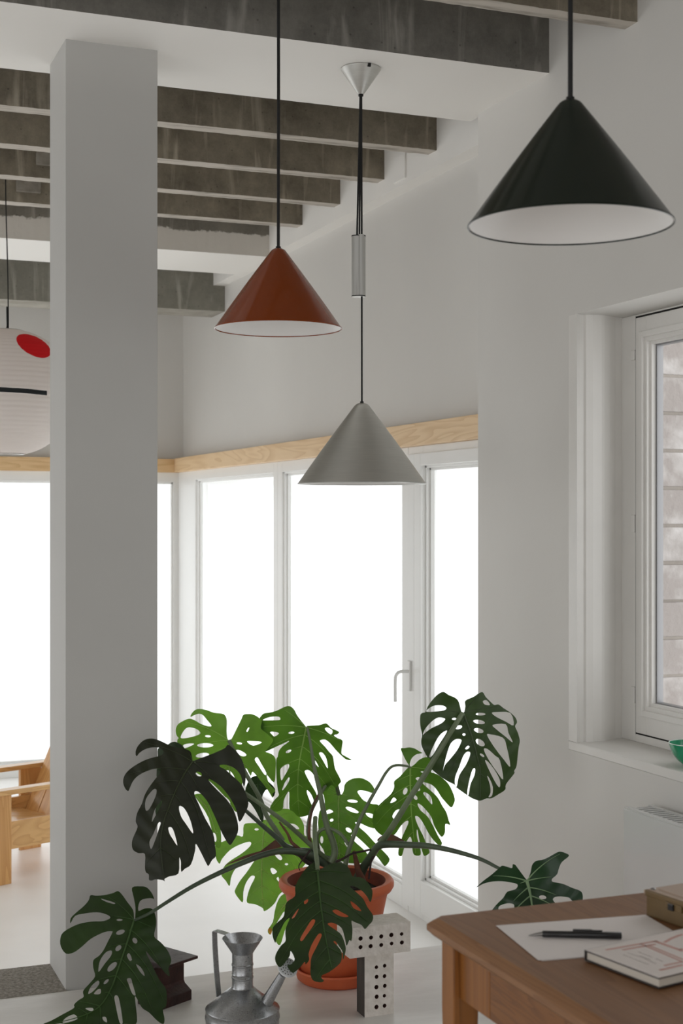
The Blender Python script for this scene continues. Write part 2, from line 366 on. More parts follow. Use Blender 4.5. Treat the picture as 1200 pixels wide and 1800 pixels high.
# raised sash step on the door and its handle
boxes('sash_rim', [(XF-0.012, XF, 5.575, 5.645, FZ+0.03, 1.77), (XF-0.012, XF, 5.51, 5.575, FZ+0.03, 1.77), (XF-0.012, XF, 4.80, 5.51, FZ+0.03, -0.05), (XF-0.012, XF, 4.80, 5.51, 1.717, 1.77)], M_frame, d3, bevel=0.002)
hz = EYE-(1190-908)/2500*6.2
hx = XF-0.012
hd = box('handle_plate', (hx-0.010, hx, 5.600, 5.632, hz-0.055, hz+0.075), M_frame, d3, bevel=0.003)
hpath = [(hx-0.005, 5.612, hz+0.03), (hx-0.045, 5.615, hz+0.03), (hx-0.060, 5.62, hz+0.02), (hx-0.066, 5.625, hz-0.005), (hx-0.066, 5.625, hz-0.10)]
tube('door_handle', hpath, 0.007, M_frame, d3, n=12, smooth_path=3)
# back glazing
wb = bpy.data.objects.new('window_4', None); COL.objects.link(wb); wb.location = (0, 9.5, FZ); struct(wb)
YF = 9.50
gx1 = 2.515; mx_ = [-2.5, -0.95, 0.62]
fr = [(-2.6, XF, YF, YF+0.07, 1.735, 1.802), (-2.6, XF, YF, YF+0.07, FZ, -0.124), (gx1, XF+0.05, YF, YF+0.07, -0.124, 1.735), (-2.6, -2.5, YF, YF+0.07, -0.124, 1.735)]
for m_ in mx_[1:]: fr.append((m_-0.05, m_+0.05, YF, YF+0.07, -0.124, 1.735))
boxes('window_frame', fr, M_frame, wb, bevel=0.002)
for a, b in ((-2.5, -1.0), (-0.9, 0.57), (0.67, gx1)):
    boxes('glazing_bead', [(a, a+0.012, YF+0.015, YF+0.05, -0.124, 1.735), (b-0.012, b, YF+0.015, YF+0.05, -0.124, 1.735), (a, b, YF+0.015, YF+0.05, 1.723, 1.735), (a, b, YF+0.015, YF+0.05, -0.124, -0.112)], M_frame, wb, bevel=0.001)
    mesh('glass_pane', [(a, YF+0.045, -0.124), (b, YF+0.045, -0.124), (b, YF+0.045, 1.735), (a, YF+0.045, 1.735)], [(0, 1, 2, 3)], M_frost, wb)

# ------------------------------------------------------------------ near window
XW = 2.63
nw = bpy.data.objects.new('window_1', None); COL.objects.link(nw); nw.location = (XW, 3.1, WZ0); struct(nw)
def ring(y0, y1, z0, z1, t, xa, xb):
    return [(xa, xb, y0, y0+t, z0, z1), (xa, xb, y1-t, y1, z0, z1), (xa, xb, y0+t, y1-t, z0, z0+t), (xa, xb, y0+t, y1-t, z1-t, z1)]
boxes('window_frame', [(XW, XW+0.07, 4.014, 4.10, WZ0, WZ1), (XW, XW+0.07, WY0, 4.014, WZ0, 0.783), (XW, XW+0.07, WY0, 4.014, 2.160, WZ1), (XW, XW+0.07, WY0, WY0+0.06, 0.783, 2.16)], M_oldframe, nw, bevel=0.003)
boxes('shadow_gap', ring(WY0+0.05, 4.016, 0.780, 2.162, 0.009, XW+0.001, XW+0.06), M_dark_gap, nw)
sy1, sz0, sz1 = 4.007, 0.788, 2.154
def sash(y0, y1):
    s = boxes('sash', [(XW-0.004, XW+0.055, y1-0.062, y1, sz0, sz1), (XW-0.004, XW+0.055, y0, y0+0.062, sz0, sz1), (XW-0.004, XW+0.055, y0+0.062, y1-0.062, sz0, 0.868), (XW-0.004, XW+0.055, y0+0.062, y1-0.062, 2.085, sz1)], M_oldframe, nw, bevel=0.002)
    for i, (o, t, dx) in enumerate(((0.034, 0.020, -0.016), (0.052, 0.016, -0.006), (0.066, 0.012, 0.006))):
        a0, a1, c0, c1 = y0+o, y1-o, 0.848+(o-0.034), 2.105-(o-0.034)
        boxes('sash_moulding', ring(a0, a1, c0, c1, t, XW+dx, XW+0.05), M_oldframe, s, bevel=0.002)
    boxes('pane_spacer', ring(y0+0.076, y1-0.076, 0.886, 2.066, 0.010, XW+0.022, XW+0.045), mat('aluminium_spacer', (150, 150, 152), 0.4, metal=0.7), s)
    mesh('glass_pane', [(XW+0.03, y0+0.06, 0.868), (XW+0.03, y1-0.06, 0.868), (XW+0.03, y1-0.06, 2.09), (XW+0.03, y0+0.06, 2.09)], [(0, 1, 2, 3)], M_clear, s)
sash(3.08, sy1); sash(2.22, 3.07)
for (ya, yb) in ((615, 633), (905, 936), (1207, 1236)):
    d = 4.70
    z0, z1 = EYE+(908-yb)/2500*d, EYE+(908-ya)/2500*d
    box('hinge', (XW-0.006, XW+0.02, 4.012, 4.034, z0, z1), M_oldframe, nw, bevel=0.002)
# outer brick reveal and lintel, built brick by brick
M_brick = mat('painted_worn_brick', (164, 156, 152), 0.85, rgb2=(204, 200, 198), vscale=11, bump=0.5, bscale=50, lo=0.45, hi=0.7, detail=8)
M_mortar = mat('pale_mortar', (176, 168, 160), 0.95, bump=0.4, bscale=60)
we = struct(box('wall_exterior', (2.712, 3.30, 4.055, 4.30, 0.2, 2.8), M_mortar))
bi = 0
for k in range(-2, 12):
    z1 = EYE+(908-663)/2500*4.78 - (k-1)*0.1262; z0 = z1-0.1262+0.011
    off = 0.0 if k % 2 else -0.11
    x = 2.722
    for q in range(3):
        x1 = x+0.29
        x1 = min(x1, 3.29)
        if x1-x < 0.03: break
        jy = random.uniform(-0.004, 0.004)
        v, f = boxvf(x, x1-0.010, 4.046+jy, 4.10, z0+random.uniform(-0.002, 0.002), z1)
        mesh('brick', v, f, M_brick, we, bevel=0.003); x = x1

# ------------------------------------------------------------------ radiator under the window
M_rad = mat('radiator_enamel', (206, 207, 206), 0.22, coat=0.3)
rd = empty('radiator', (2.36, 2.9, 0.12), 'white enamel panel radiator mounted under the window sill', 'radiator')
RX0, RX1, RY0, RY1, RZ = 2.31, 2.412, 2.25, 3.59, 0.646
box('front_panel', (RX0, RX0+0.012, RY0, RY1, 0.13, RZ-0.004), M_rad, rd, bevel=0.004)
box('back_panel', (RX1-0.012, RX1, RY0, RY1, 0.13, RZ-0.006), M_rad, rd, bevel=0.003)
boxes('side_cover', [(RX0+0.012, RX1-0.012, RY1-0.006, RY1, 0.14, RZ-0.006)], M_rad, rd, bevel=0.002)
boxes('side_cover', [(RX0+0.012, RX1-0.012, RY0, RY0+0.006, 0.14, RZ-0.006)], M_rad, rd, bevel=0.002)
sl = [(RX0+0.004, RX0+0.02, RY0, RY1, RZ-0.004, RZ), (RX1-0.016, RX1, RY0, RY1, RZ-0.006, RZ-0.002)]
y = RY0+0.01
while y < RY1-0.01:
    sl.append((RX0+0.02, RX1-0.016, y, y+0.009, RZ-0.010, RZ-0.003)); y += 0.024
boxes('top_grille', sl, M_rad, rd)
box('wall_bracket', (RX1, XN, 3.35, 3.39, 0.2, 0.55), M_rad, rd); box('wall_bracket', (RX1, XN, 2.45, 2.49, 0.2, 0.55), M_rad, rd)
tube('vent_plug', [(RX1-0.02, 3.30, RZ-0.005), (RX1-0.02, 3.30, RZ+0.012)], 0.009, M_rad, rd, n=12)

# green bowl on the sill
M_bowl = mat('green_enamel', (12, 140, 100), 0.18, coat=0.6)
M_bowl_rim = mat('bowl_rim_white', (225, 235, 230), 0.3)
a = (1216-600)/2500; d = 2.53/(S_+a*C_); bc = (2.53, d*(C_-a*S_))
bw = empty('bowl', (bc[0], bc[1], WZ0), 'small green glossy bowl standing on the white window sill', 'bowl')
bp = [(0.001, 0.0), (0.026, 0.0), (0.028, 0.006), (0.044, 0.018), (0.058, 0.036), (0.066, 0.058), (0.068, 0.068), (0.0665, 0.0685), (0.0645, 0.058), (0.056, 0.037), (0.042, 0.020), (0.02, 0.009), (0.001, 0.009)]
lathe('body', [(r, WZ0+z) for r, z in bp], bc, M_bowl, bw, n=64)
lathe('rim', [(0.0668, WZ0+0.0675), (0.0684, WZ0+0.068), (0.0684, WZ0+0.0698), (0.0668, WZ0+0.0698)], bc, M_bowl_rim, bw, n=64, closed=True)
# small white lettering printed on the side of the bowl
try:
    tcv = bpy.data.curves.new('lettering', 'FONT'); tcv.body = 'm'; tcv.size = 0.014; tcv.extrude = 0.0004
    to = bpy.data.objects.new('lettering', tcv); COL.objects.link(to); tcv.materials.append(M_bowl_rim)
    to.parent = bw; dv = Vector((-bc[0], -bc[1], 0)).normalized(); lt = Vector((-C_*0+(-dv.y), dv.x, 0))
    dd = (dv*0.92 + lt*-0.38).normalized() if False else dv
    ang = math.atan2(dd.y, dd.x)+math.pi/2
    to.location = Vector((dd.x*0.0545, dd.y*0.0545, 0.022)) + Vector((math.cos(ang), math.sin(ang), 0))*-0.020
    to.rotation_euler = (math.radians(62), 0, ang)
    tm = bpy.data.meshes.new_from_object(to); lo_ = bpy.data.objects.new('lettering', tm); COL.objects.link(lo_)
    lo_.parent = bw; lo_.location = to.location; lo_.rotation_euler = to.rotation_euler
    bpy.data.objects.remove(to)
except Exception as e: print('text', e)

# ------------------------------------------------------------------ pendant lamps
M_cord = mat('black_textile_cord', (16, 16, 16), 0.7)
M_in = mat('white_shade_inside', (232, 230, 228), 0.45)
M_orange = mat('burnt_orange_gloss', (126, 52, 0), 0.25, coat=0.3, spec=0.3)
M_green = mat('deep_green_gloss', (16, 26, 18), 0.32, coat=0.2, spec=0.3)
M_alu = mat('brushed_aluminium', (214, 214, 210), 0.40, metal=1.0, aniso=0.6, var=0.06, vscale=60, stretch=(0.2, 0.2, 6))
M_alu_m = mat('satin_aluminium', (196, 196, 193), 0.42, metal=0.9)
M_rimg = mat('clear_edge', (200, 200, 198), 0.1, coat=1.0)
def shade_prof(R, H, zr, t=0.0022):
    tip = 0.085*R*1.0
    pts = []
    # rounded crown then straight flank
    for k in range(9):
        an = math.pi/2*(1-k/8.0*0.52)
        pts.append((tip*1.9*math.cos(an), zr+H-tip*1.9*(1-math.sin(an))))
    r1, z1 = pts[-1]
    for k in range(1, 13):
        f = k/12.0
        pts.append((r1+(R-r1)*f + 0.010*R*math.sin(math.pi*f), z1+(zr-z1)*f))
    return pts
def shade(parent, c, R, H, zr, mo, mi, rim):
    out = shade_prof(R, H, zr)
    inn = [(max(r-0.003, 0.0005), z-0.003 if i < 9 else z) for i, (r, z) in enumerate(out)][::-1]
    out[0] = (0.0008, out[0][1]); inn[-1] = (0.0008, inn[-1][1])
    segs = [0]*(len(out)-1)+[1]*len(inn)
    s = lathe('lamp_shade', out+inn, c, None, parent, n=96, slots=[mo, mi], segm=segs)
    lathe('shade_rim', [(R-0.0012, zr+0.0006), (R+0.0010, zr+0.0006), (R+0.0016, zr-0.0024), (R-0.0004, zr-0.0030)], c, rim, s, n=96, closed=True)
    return s
def pendant(label, c, R, H, zr, mo, ceiling_z, rim):
    e = empty('pendant_lamp', (c[0], c[1], ceiling_z), label, 'lamp')
    shade(e, c, R, H, zr, mo, M_in, rim)
    lathe('socket', [(0.001, zr+H-0.03), (0.018, zr+H-0.03), (0.018, zr+H-0.09), (0.015, zr+H-0.10), (0.001, zr+H-0.10)], c, M_in, e, n=24)
    lathe('ferrule', [(0.001, zr+H-0.004), (0.0085, zr+H-0.004), (0.0075, zr+H+0.004), (0.001, zr+H+0.006)], c, M_cord, e, n=20)
    tube('cord', [(c[0], c[1], zr+H), (c[0]+0.0007, c[1], (zr+ceiling_z)/2+0.1), (c[0], c[1], ceiling_z-0.05)], 0.0048 if R < 0.2 else 0.0035, M_cord, e, n=10)
    lathe('canopy', [(0.055, ceiling_z), (0.05, ceiling_z-0.015), (0.006, ceiling_z-0.062), (0.001, ceiling_z-0.062)], c, M_alu_m, e, n=32)
    return e
def lampxy(px, d): p = P(px, 908, d); return (p.x, p.y)
zr = EYE+(908-577)/2500*4.3
pendant('burnt orange cone pendant lamp with white inside on a black cord', lampxy(489, 4.3), 0.1915, 0.243, zr, M_orange, CZ, M_orange)
zr = EYE+(908-395)/2500*2.674
pendant('dark green cone pendant lamp, largest in view, on a black cord', lampxy(1002, 2.674), 0.1915, 0.236, zr, M_green, CZ, M_green)
# the rise and fall aluminium lamp
c = lampxy(634, 4.80)
e = empty('pendant_lamp', (c[0], c[1], 3.012), 'brushed aluminium cone pendant lamp with a counterweight on its cord', 'lamp')
zr = EYE+(908-849.5)/2500*4.8
cl = lampxy(635.8, 4.80)
shade(e, cl, 0.2155, 0.272, zr, M_alu, M_in, M_alu_m)
lathe('ferrule', [(0.001, zr+0.268), (0.007, zr+0.268), (0.006, zr+0.276), (0.001, zr+0.278)], cl, M_cord, e, n=20)
zc = 3.012; za = EYE+(908-166)/2500*4.8
lathe('canopy', [(0.001, zc-0.001), (0.066, zc-0.001), (0.0678, zc-0.003), (0.0665, zc-0.006), (0.010, za), (0.001, za)], c, M_alu, e, n=72)
box('canopy_notch', (c[0]-0.002, c[0]+0.008, c[1]-0.069, c[1]-0.060, zc-0.012, zc-0.001), M_dark_gap, e)
lathe('canopy_grommet', [(0.001, za+0.001), (0.0085, za+0.001), (0.0085, za-0.006), (0.001, za-0.006)], c, M_cord, e, n=24)
zt, zb = EYE+(908-413.5)/2500*4.8, EYE+(908-522)/2500*4.8
for i, px in enumerate((627.2, 631.4, 635.6)):
    q = P(px, 413, 4.8+0.004*(i-1)); tube('cord', [(c[0]+(i-1)*0.002, c[1], za), (q.x, q.y, zt-0.003)], 0.0031, M_cord, e, n=8)
q0 = P(635.6, 522, 4.79)
tube('cord', [(q0.x, q0.y, zb+0.004), (cl[0], cl[1], zr+0.27)], 0.0031, M_cord, e, n=8)
# counterweight: an extruded oval with a rounded rib, open channel beside it
wc = P(630, 908, 4.8); U = Vector((C_, -S_, 0)); W = Vector((S_, C_, 0))
prof = []
for k in range(20):
    an = math.pi*(0.0) + 2*math.pi*k/20
    prof.append((0.0235*math.cos(an), 0.017*math.sin(an)))
V = [Vector((wc.x, wc.y, z)) + U*a + W*b for z in (zb, zt-0.004) for a, b in prof]
n = 20; F = [(i, (i+1) % n, n+(i+1) % n, n+i) for i in range(n)]+[tuple(range(n))[::-1], tuple(range(n, 2*n))]
cw = mesh('counterweight', V, F, M_alu_m, e, smooth='closed'); sharp(cw, 50)
rib = [(0.0005+0.0095*math.cos(math.pi*(1+k/10.0))+0.0085, -0.0125+0.0105*math.sin(math.pi*(1+k/10.0))) for k in range(11)]+[(0.0185, 0.0), (-0.0005, 0.0)]
n = len(rib); V = [Vector((wc.x, wc.y, z)) + U*a + W*b for z in (zb+0.004, zt) for a, b in rib]
F = [(i, (i+1) % n, n+(i+1) % n, n+i) for i in range(n)]+[tuple(range(n))[::-1], tuple(range(n, 2*n))]
rb = mesh('weight_rib', V, F, M_alu_m, cw, smooth='closed'); sharp(rb, 50)
V = [Vector((wc.x, wc.y, z)) + U*a*1.02 + W*b*1.02 for z in (zt-0.004, zt-0.001) for a, b in prof]
n = 20; F = [(i, (i+1) % n, n+(i+1) % n, n+i) for i in range(n)]+[tuple(range(n))[::-1], tuple(range(n, 2*n))]
mesh('end_cap', V, F, M_cord, cw)
V = [Vector((wc.x, wc.y, z)) + U*a*1.02 + W*b*1.02 for z in (zb+0.002, zb+0.004) for a, b in prof]
mesh('end_cap', V, F, M_cord, cw)

# ------------------------------------------------------------------ paper lantern
LP = P(10, 690, 6.6); LR, LH = 0.310, 0.292
m = bpy.data.materials.new('lantern_paper'); m.use_nodes = True; nt, b = nodes(m)
N, L = nt.nodes.new, nt.links.new
tc = N('ShaderNodeTexCoord')
mpn = N('ShaderNodeMapping'); mpn.inputs['Scale'].default_value = (1/LR, 1/LR, 1/LH); L(tc.outputs['Object'], mpn.inputs['Vector'])
nz = N('ShaderNodeVectorMath'); nz.operation = 'NORMALIZE'; L(mpn.outputs[0], nz.inputs[0])
cr = Vector((C_, -S_, 0)); cf = Vector((-S_, -C_, 0)); dots = (cr*0.54+Vector((0, 0, 1))*0.70+cf*0.50).normalized()
dt = N('ShaderNodeVectorMath'); dt.operation = 'DOT_PRODUCT'; dt.inputs[1].default_value = dots; L(nz.outputs[0], dt.inputs[0])
gt = N('ShaderNodeMapRange'); gt.inputs[1].default_value = 0.963; gt.inputs[2].default_value = 0.965; L(dt.outputs['Value'], gt.inputs[0])
sx = N('ShaderNodeSeparateXYZ'); L(tc.outputs['Object'], sx.inputs[0])
nn = N('ShaderNodeTexNoise'); nn.inputs['Scale'].default_value = 9; L(tc.outputs['Object'], nn.inputs['Vector'])
# brush line: slightly tilted band ending on the right
az = N('ShaderNodeVectorMath'); az.operation = 'DOT_PRODUCT'; az.inputs[1].default_value = tuple(cr*0.03+Vector((0, 0, 1))); L(tc.outputs['Object'], az.inputs[0])
ad = N('ShaderNodeMath'); ad.operation = 'MULTIPLY_ADD'; ad.inputs[1].default_value = 0.008; L(nn.outputs['Fac'], ad.inputs[0]); L(az.outputs['Value'], ad.inputs[2])
sb = N('ShaderNodeMath'); sb.operation = 'ADD'; sb.inputs[1].default_value = 0.0085; L(ad.outputs[0], sb.inputs[0])
ab = N('ShaderNodeMath'); ab.operation = 'ABSOLUTE'; L(sb.outputs[0], ab.inputs[0])
ls = N('ShaderNodeMath'); ls.operation = 'LESS_THAN'; ls.inputs[1].default_value = 0.0105; L(ab.outputs[0], ls.inputs[0])
rx = N('ShaderNodeVectorMath'); rx.operation = 'DOT_PRODUCT'; rx.inputs[1].default_value = tuple(cr*0.86+cf*-0.3); L(tc.outputs['Object'], rx.inputs[0])
l2 = N('ShaderNodeMath'); l2.operation = 'LESS_THAN'; l2.inputs[1].default_value = 0.14; L(rx.outputs['Value'], l2.inputs[0])
mm = N('ShaderNodeMath'); mm.operation = 'MULTIPLY'; L(ls.outputs[0], mm.inputs[0]); L(l2.outputs[0], mm.inputs[1])
m1 = N('ShaderNodeMix'); m1.data_type = 'RGBA'; m1.inputs['A'].default_value = lin((236, 230, 226)); m1.inputs['B'].default_value = lin((214, 18, 26)); L(gt.outputs[0], m1.inputs['Factor'])
m2 = N('ShaderNodeMix'); m2.data_type = 'RGBA'; m2.inputs['B'].default_value = lin((36, 40, 42)); L(mm.outputs[0], m2.inputs['Factor']); L(m1.outputs['Result'], m2.inputs['A'])
L(m2.outputs['Result'], b.inputs['Base Color']); b.inputs['Roughness'].default_value = 0.8
tr = N('ShaderNodeBsdfTranslucent'); L(m2.outputs['Result'], tr.inputs[0])
ms = N('ShaderNodeMixShader'); ms.inputs[0].default_value = 0.35
out = nt.nodes['Material Output']; L(b.outputs[0], ms.inputs[1]); L(tr.outputs[0], ms.inputs[2]); L(ms.outputs[0], out.inputs[0])
M_paper = m
le = empty('paper_lantern', LP, 'round white paper lantern with a red dot and black brush line', 'lamp')
prof = []
th0 = math.asin(0.075/LR); NR = 34
for k in range(NR*4+1):
    th = th0 + (math.pi-2*th0)*k/(NR*4)
    ph = (k % 4)/4.0
    r = LR*math.sin(th)**0.86 + 0.0022*(abs(ph-0.5)*2)
    z = LH*math.cos(th)
    prof.append((r, LP.z+z))
ln = lathe('paper_shade', prof, (LP.x, LP.y), M_paper, le, n=96, smooth=True, origin=LP)
lathe('top_ring', [(0.080, prof[0][1]), (0.086, prof[0][1]+0.003), (0.080, prof[0][1]+0.006), (0.072, prof[0][1]+0.004), (0.05, prof[0][1]+0.009), (0.01, prof[0][1]+0.009), (0.01, prof[0][1]+0.006), (0.05, prof[0][1]+0.006)], (LP.x, LP.y), M_alu_m, le, n=48, closed=True)
lathe('bottom_ring', [(0.082, prof[-1][1]), (0.086, prof[-1][1]-0.003), (0.080, prof[-1][1]-0.005), (0.078, prof[-1][1]-0.001)], (LP.x, LP.y), M_alu_m, le, n=48, closed=True)
lc = [(LP.x, LP.y, CZ), (LP.x, LP.y, 3.0), (LP.x+0.01, LP.y, 2.6), (LP.x+0.012, LP.y, 2.25), (LP.x+0.005, LP.y, LP.z+LH+0.10), (LP.x+0.011, LP.y, LP.z+LH+0.05), (LP.x, LP.y, LP.z+LH-0.02)]
tube('cord', lc, 0.0028, M_cord, le, n=8, smooth_path=6)

# ------------------------------------------------------------------ crate armchair in the far room
k_ = 1.72/1.70
co = Vector((1.0*k_, 6.69*k_, FZ)); cu = Vector((0.93, 0.366, 0)).normalized(); cv = Vector((-0.366, 0.93, 0)).normalized(); cz = Vector((0, 0, 1))
ch = empty('armchair', co, 'low pale pine crate armchair with plank backrest by the white window', 'chair')
def cb(name, b, m=None): return obox(name, co, cu, cv, cz, b, m or M_chair, ch, bevel=0.002)
for v0 in (-0.002, 0.552):
    cb('leg', (-0.12, 0.0, v0, v0+0.022, 0.0, 0.420)); cb('leg', (0.372, 0.494, v0, v0+0.022, 0.0, 0.420))
cb('armrest', (-0.16, 0.60, -0.022, 0.040, 0.420, 0.443), M_chair_u); cb('armrest', (-0.16, 0.60, 0.530, 0.592, 0.420, 0.443), M_chair_u)
cb('side_rail', (-0.10, 0.56, 0.020, 0.042, 0.155, 0.285), M_chair_u); cb('side_rail', (-0.10, 0.56, 0.530, 0.552, 0.155, 0.285), M_chair_u)
cb('front_rail', (-0.12, -0.10, 0.020, 0.552, 0.155, 0.30), M_chair_u)
su = (cu*0.995 + cz*-0.10).normalized(); sn = (cz*0.995+cu*0.10).normalized()
for i in range(4):
    obox('seat_plank', co+cu*(-0.10)+cz*0.275+cv*(0.044+i*0.1215), su, cv, sn, (0, 0.46, 0.002, 0.118, -0.02, 0.0), M_chair_u, ch, bevel=0.002)
bu = (cu*0.425+cz*0.905).normalized(); bn = (cu*-0.905+cz*0.425).normalized()
for i in range(4):
    obox('backrest_plank', co+cu*0.371+cz*0.19+cv*(0.044+i*0.1215), bu, cv, bn, (0, 0.56, 0.002, 0.118, -0.02, 0.0), M_chair, ch, bevel=0.002)
cb('back_rail', (0.50, 0.52, 0.044, 0.530, 0.30, 0.42), M_chair_u)

# ------------------------------------------------------------------ terracotta pot, saucer
M_terra = mat('terracotta', (212, 108, 66), 0.55, rgb2=(200, 94, 54), vscale=5, bump=0.05, bscale=60)
M_terra_in = mat('terracotta_inside', (150, 72, 50), 0.8, rgb2=(120, 56, 40), vscale=9)  # darker terracotta for the inner wall of the pot
PC = P(591, 908, 4.62); pc = (PC.x, PC.y)
ZR = EYE-(1543-908)/2500*4.62
sa = lathe('saucer', [(0.001, 0.0), (0.118, 0.0), (0.128, 0.008), (0.135, 0.034), (0.140, 0.040), (0.138, 0.045), (0.131, 0.044), (0.122, 0.014), (0.001, 0.012)], pc, M_terra, n=96, origin=(PC.x, PC.y, 0))
tag(sa, 'round terracotta saucer under the big plant pot', 'saucer')
pe = empty('plant_pot', (PC.x, PC.y, 0.013), 'large terracotta pot with a rolled rim holding the monstera', 'pot')
H0 = 0.0135
op = [(0.001, H0), (0.108, H0), (0.112, H0+0.004), (0.165, ZR-0.052), (0.168, ZR-0.040), (0.180, ZR-0.034), (0.187, ZR-0.022), (0.187, ZR-0.010), (0.180, ZR-0.001), (0.170, ZR), (0.160, ZR-0.006), (0.155, ZR-0.03), (0.148, ZR-0.10), (0.001, ZR-0.10)]
lathe('body', op, pc, M_terra, pe, n=96, slots=[M_terra, M_terra_in], segm=[0]*10+[1]*3)
M_soil = mat('potting_soil', (46, 34, 26), 0.95, rgb2=(20, 15, 12), vscale=60, bump=1.0, bscale=90)
V = []; F = []; nr, ns = 10, 40
for i in range(nr+1):
    for j in range(ns):
        r = 0.151*i/nr; t = 2*math.pi*j/ns
        V.append((pc[0]+r*math.cos(t), pc[1]+r*math.sin(t), ZR-0.045+random.uniform(-0.006, 0.006)+0.012*(1-i/nr)))
for i in range(nr):
    for j in range(ns): F.append((i*ns+j, i*ns+(j+1) % ns, (i+1)*ns+(j+1) % ns, (i+1)*ns+j))
mesh('soil', V, F, M_soil, pe, smooth=True)

# ------------------------------------------------------------------ monstera
def leaf_mat(name, g1, g2, trans, tcol, rough=0.35, coat=0.0, kf=0.45, kt=0.35):
    lin = lambda c: tuple(v*kk_[0] for v in lin0(c)[:3])+(1,)
    kk_ = [kf]
    m = bpy.data.materials.new(name); m.use_nodes = True; nt, b = nodes(m)
    N, L = nt.nodes.new, nt.links.new
    tc = N('ShaderNodeTexCoord'); n = N('ShaderNodeTexNoise'); n.inputs['Scale'].default_value = 9; n.inputs['Detail'].default_value = 4; L(tc.outputs['Object'], n.inputs['Vector'])
    mr = N('ShaderNodeMapRange'); mr.inputs[1].default_value = 0.35; mr.inputs[2].default_value = 0.65; L(n.outputs['Fac'], mr.inputs[0])
    mx = N('ShaderNodeMix'); mx.data_type = 'RGBA'; mx.inputs['A'].default_value = lin(g1); mx.inputs['B'].default_value = lin(g2); L(mr.outputs[0], mx.inputs['Factor'])
    L(mx.outputs['Result'], b.inputs['Base Color']); b.inputs['Roughness'].default_value = rough; b.inputs['Specular IOR Level'].default_value = 0.4
    b.inputs['Coat Weight'].default_value = coat
    kk_[0] = kt; t = N('ShaderNodeBsdfTranslucent'); mx2 = N('ShaderNodeMix'); mx2.data_type = 'RGBA'; mx2.inputs['A'].default_value = lin(tcol); mx2.inputs['B'].default_value = lin(tuple(int(c*0.85) for c in tcol)); L(mr.outputs[0], mx2.inputs['Factor']); L(mx2.outputs['Result'], t.inputs[0])
    s = N('ShaderNodeMixShader'); s.inputs[0].default_value = trans; L(b.outputs[0], s.inputs[1]); L(t.outputs[0], s.inputs[2])
    L(s.outputs[0], nt.nodes['Material Output'].inputs[0])
    bp = N('ShaderNodeBump'); bp.inputs['Strength'].default_value = 0.2; bp.inputs['Distance'].default_value = 0.004
    n3 = N('ShaderNodeTexNoise'); n3.inputs['Scale'].default_value = 26; L(tc.outputs['Object'], n3.inputs['Vector']); L(n3.outputs['Fac'], bp.inputs['Height']); L(bp.outputs[0], b.inputs['Normal'])
    return m
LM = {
 'dark': leaf_mat('shade_tone_leaf', (50, 56, 28), (40, 44, 20), 0.10, (50, 76, 24), rough=0.5, kf=0.5),  # shade of the unlit side is put into this dark green
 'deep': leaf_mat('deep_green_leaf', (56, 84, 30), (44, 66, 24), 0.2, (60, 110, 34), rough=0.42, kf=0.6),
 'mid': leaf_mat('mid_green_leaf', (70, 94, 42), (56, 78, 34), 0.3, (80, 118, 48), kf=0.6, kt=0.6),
 'bright': leaf_mat('backlit_tone_leaf', (62, 102, 36), (50, 86, 30), 0.5, (108, 160, 46), kf=0.6, kt=0.95),  # glow of the window behind is partly put into this brighter green
 'light': leaf_mat('backlit_tone_leaf_pale', (72, 112, 44), (60, 98, 36), 0.55, (124, 174, 60), kf=0.65, kt=1.15),  # paler copy, with more of the backlight put into the colour
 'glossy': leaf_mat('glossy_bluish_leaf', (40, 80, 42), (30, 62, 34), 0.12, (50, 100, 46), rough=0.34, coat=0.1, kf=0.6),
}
def vein_mat(name, c, tr=0.3, k=1.0):
    return leaf_mat(name, c, tuple(int(x*0.9) for x in c), tr, tuple(min(255, int(x*1.1)) for x in c), kf=0.8*k, kt=0.6*k)
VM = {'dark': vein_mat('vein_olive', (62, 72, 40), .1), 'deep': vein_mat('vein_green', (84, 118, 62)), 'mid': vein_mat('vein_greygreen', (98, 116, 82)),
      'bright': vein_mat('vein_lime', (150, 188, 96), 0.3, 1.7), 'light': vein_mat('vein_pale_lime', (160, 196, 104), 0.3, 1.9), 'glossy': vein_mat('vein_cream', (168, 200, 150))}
def pip(x, y, poly):
    c = False; j = len(poly)-1
    for i in range(len(poly)):
        xi, yi = poly[i]; xj, yj = poly[j]
        if (yi > y) != (yj > y) and x < (xj-xi)*(y-yi)/(yj-yi)+xi: c = not c
        j = i
    return c
def ell(cx, cy, a, b, rot=0, n=14):
    r = math.radians(rot)
    return [(cx+a*math.cos(t)*math.cos(r)-b*math.sin(t)*math.sin(r), cy+a*math.cos(t)*math.sin(r)+b*math.sin(t)*math.cos(r)) for t in [2*math.pi*k/n for k in range(n)]]
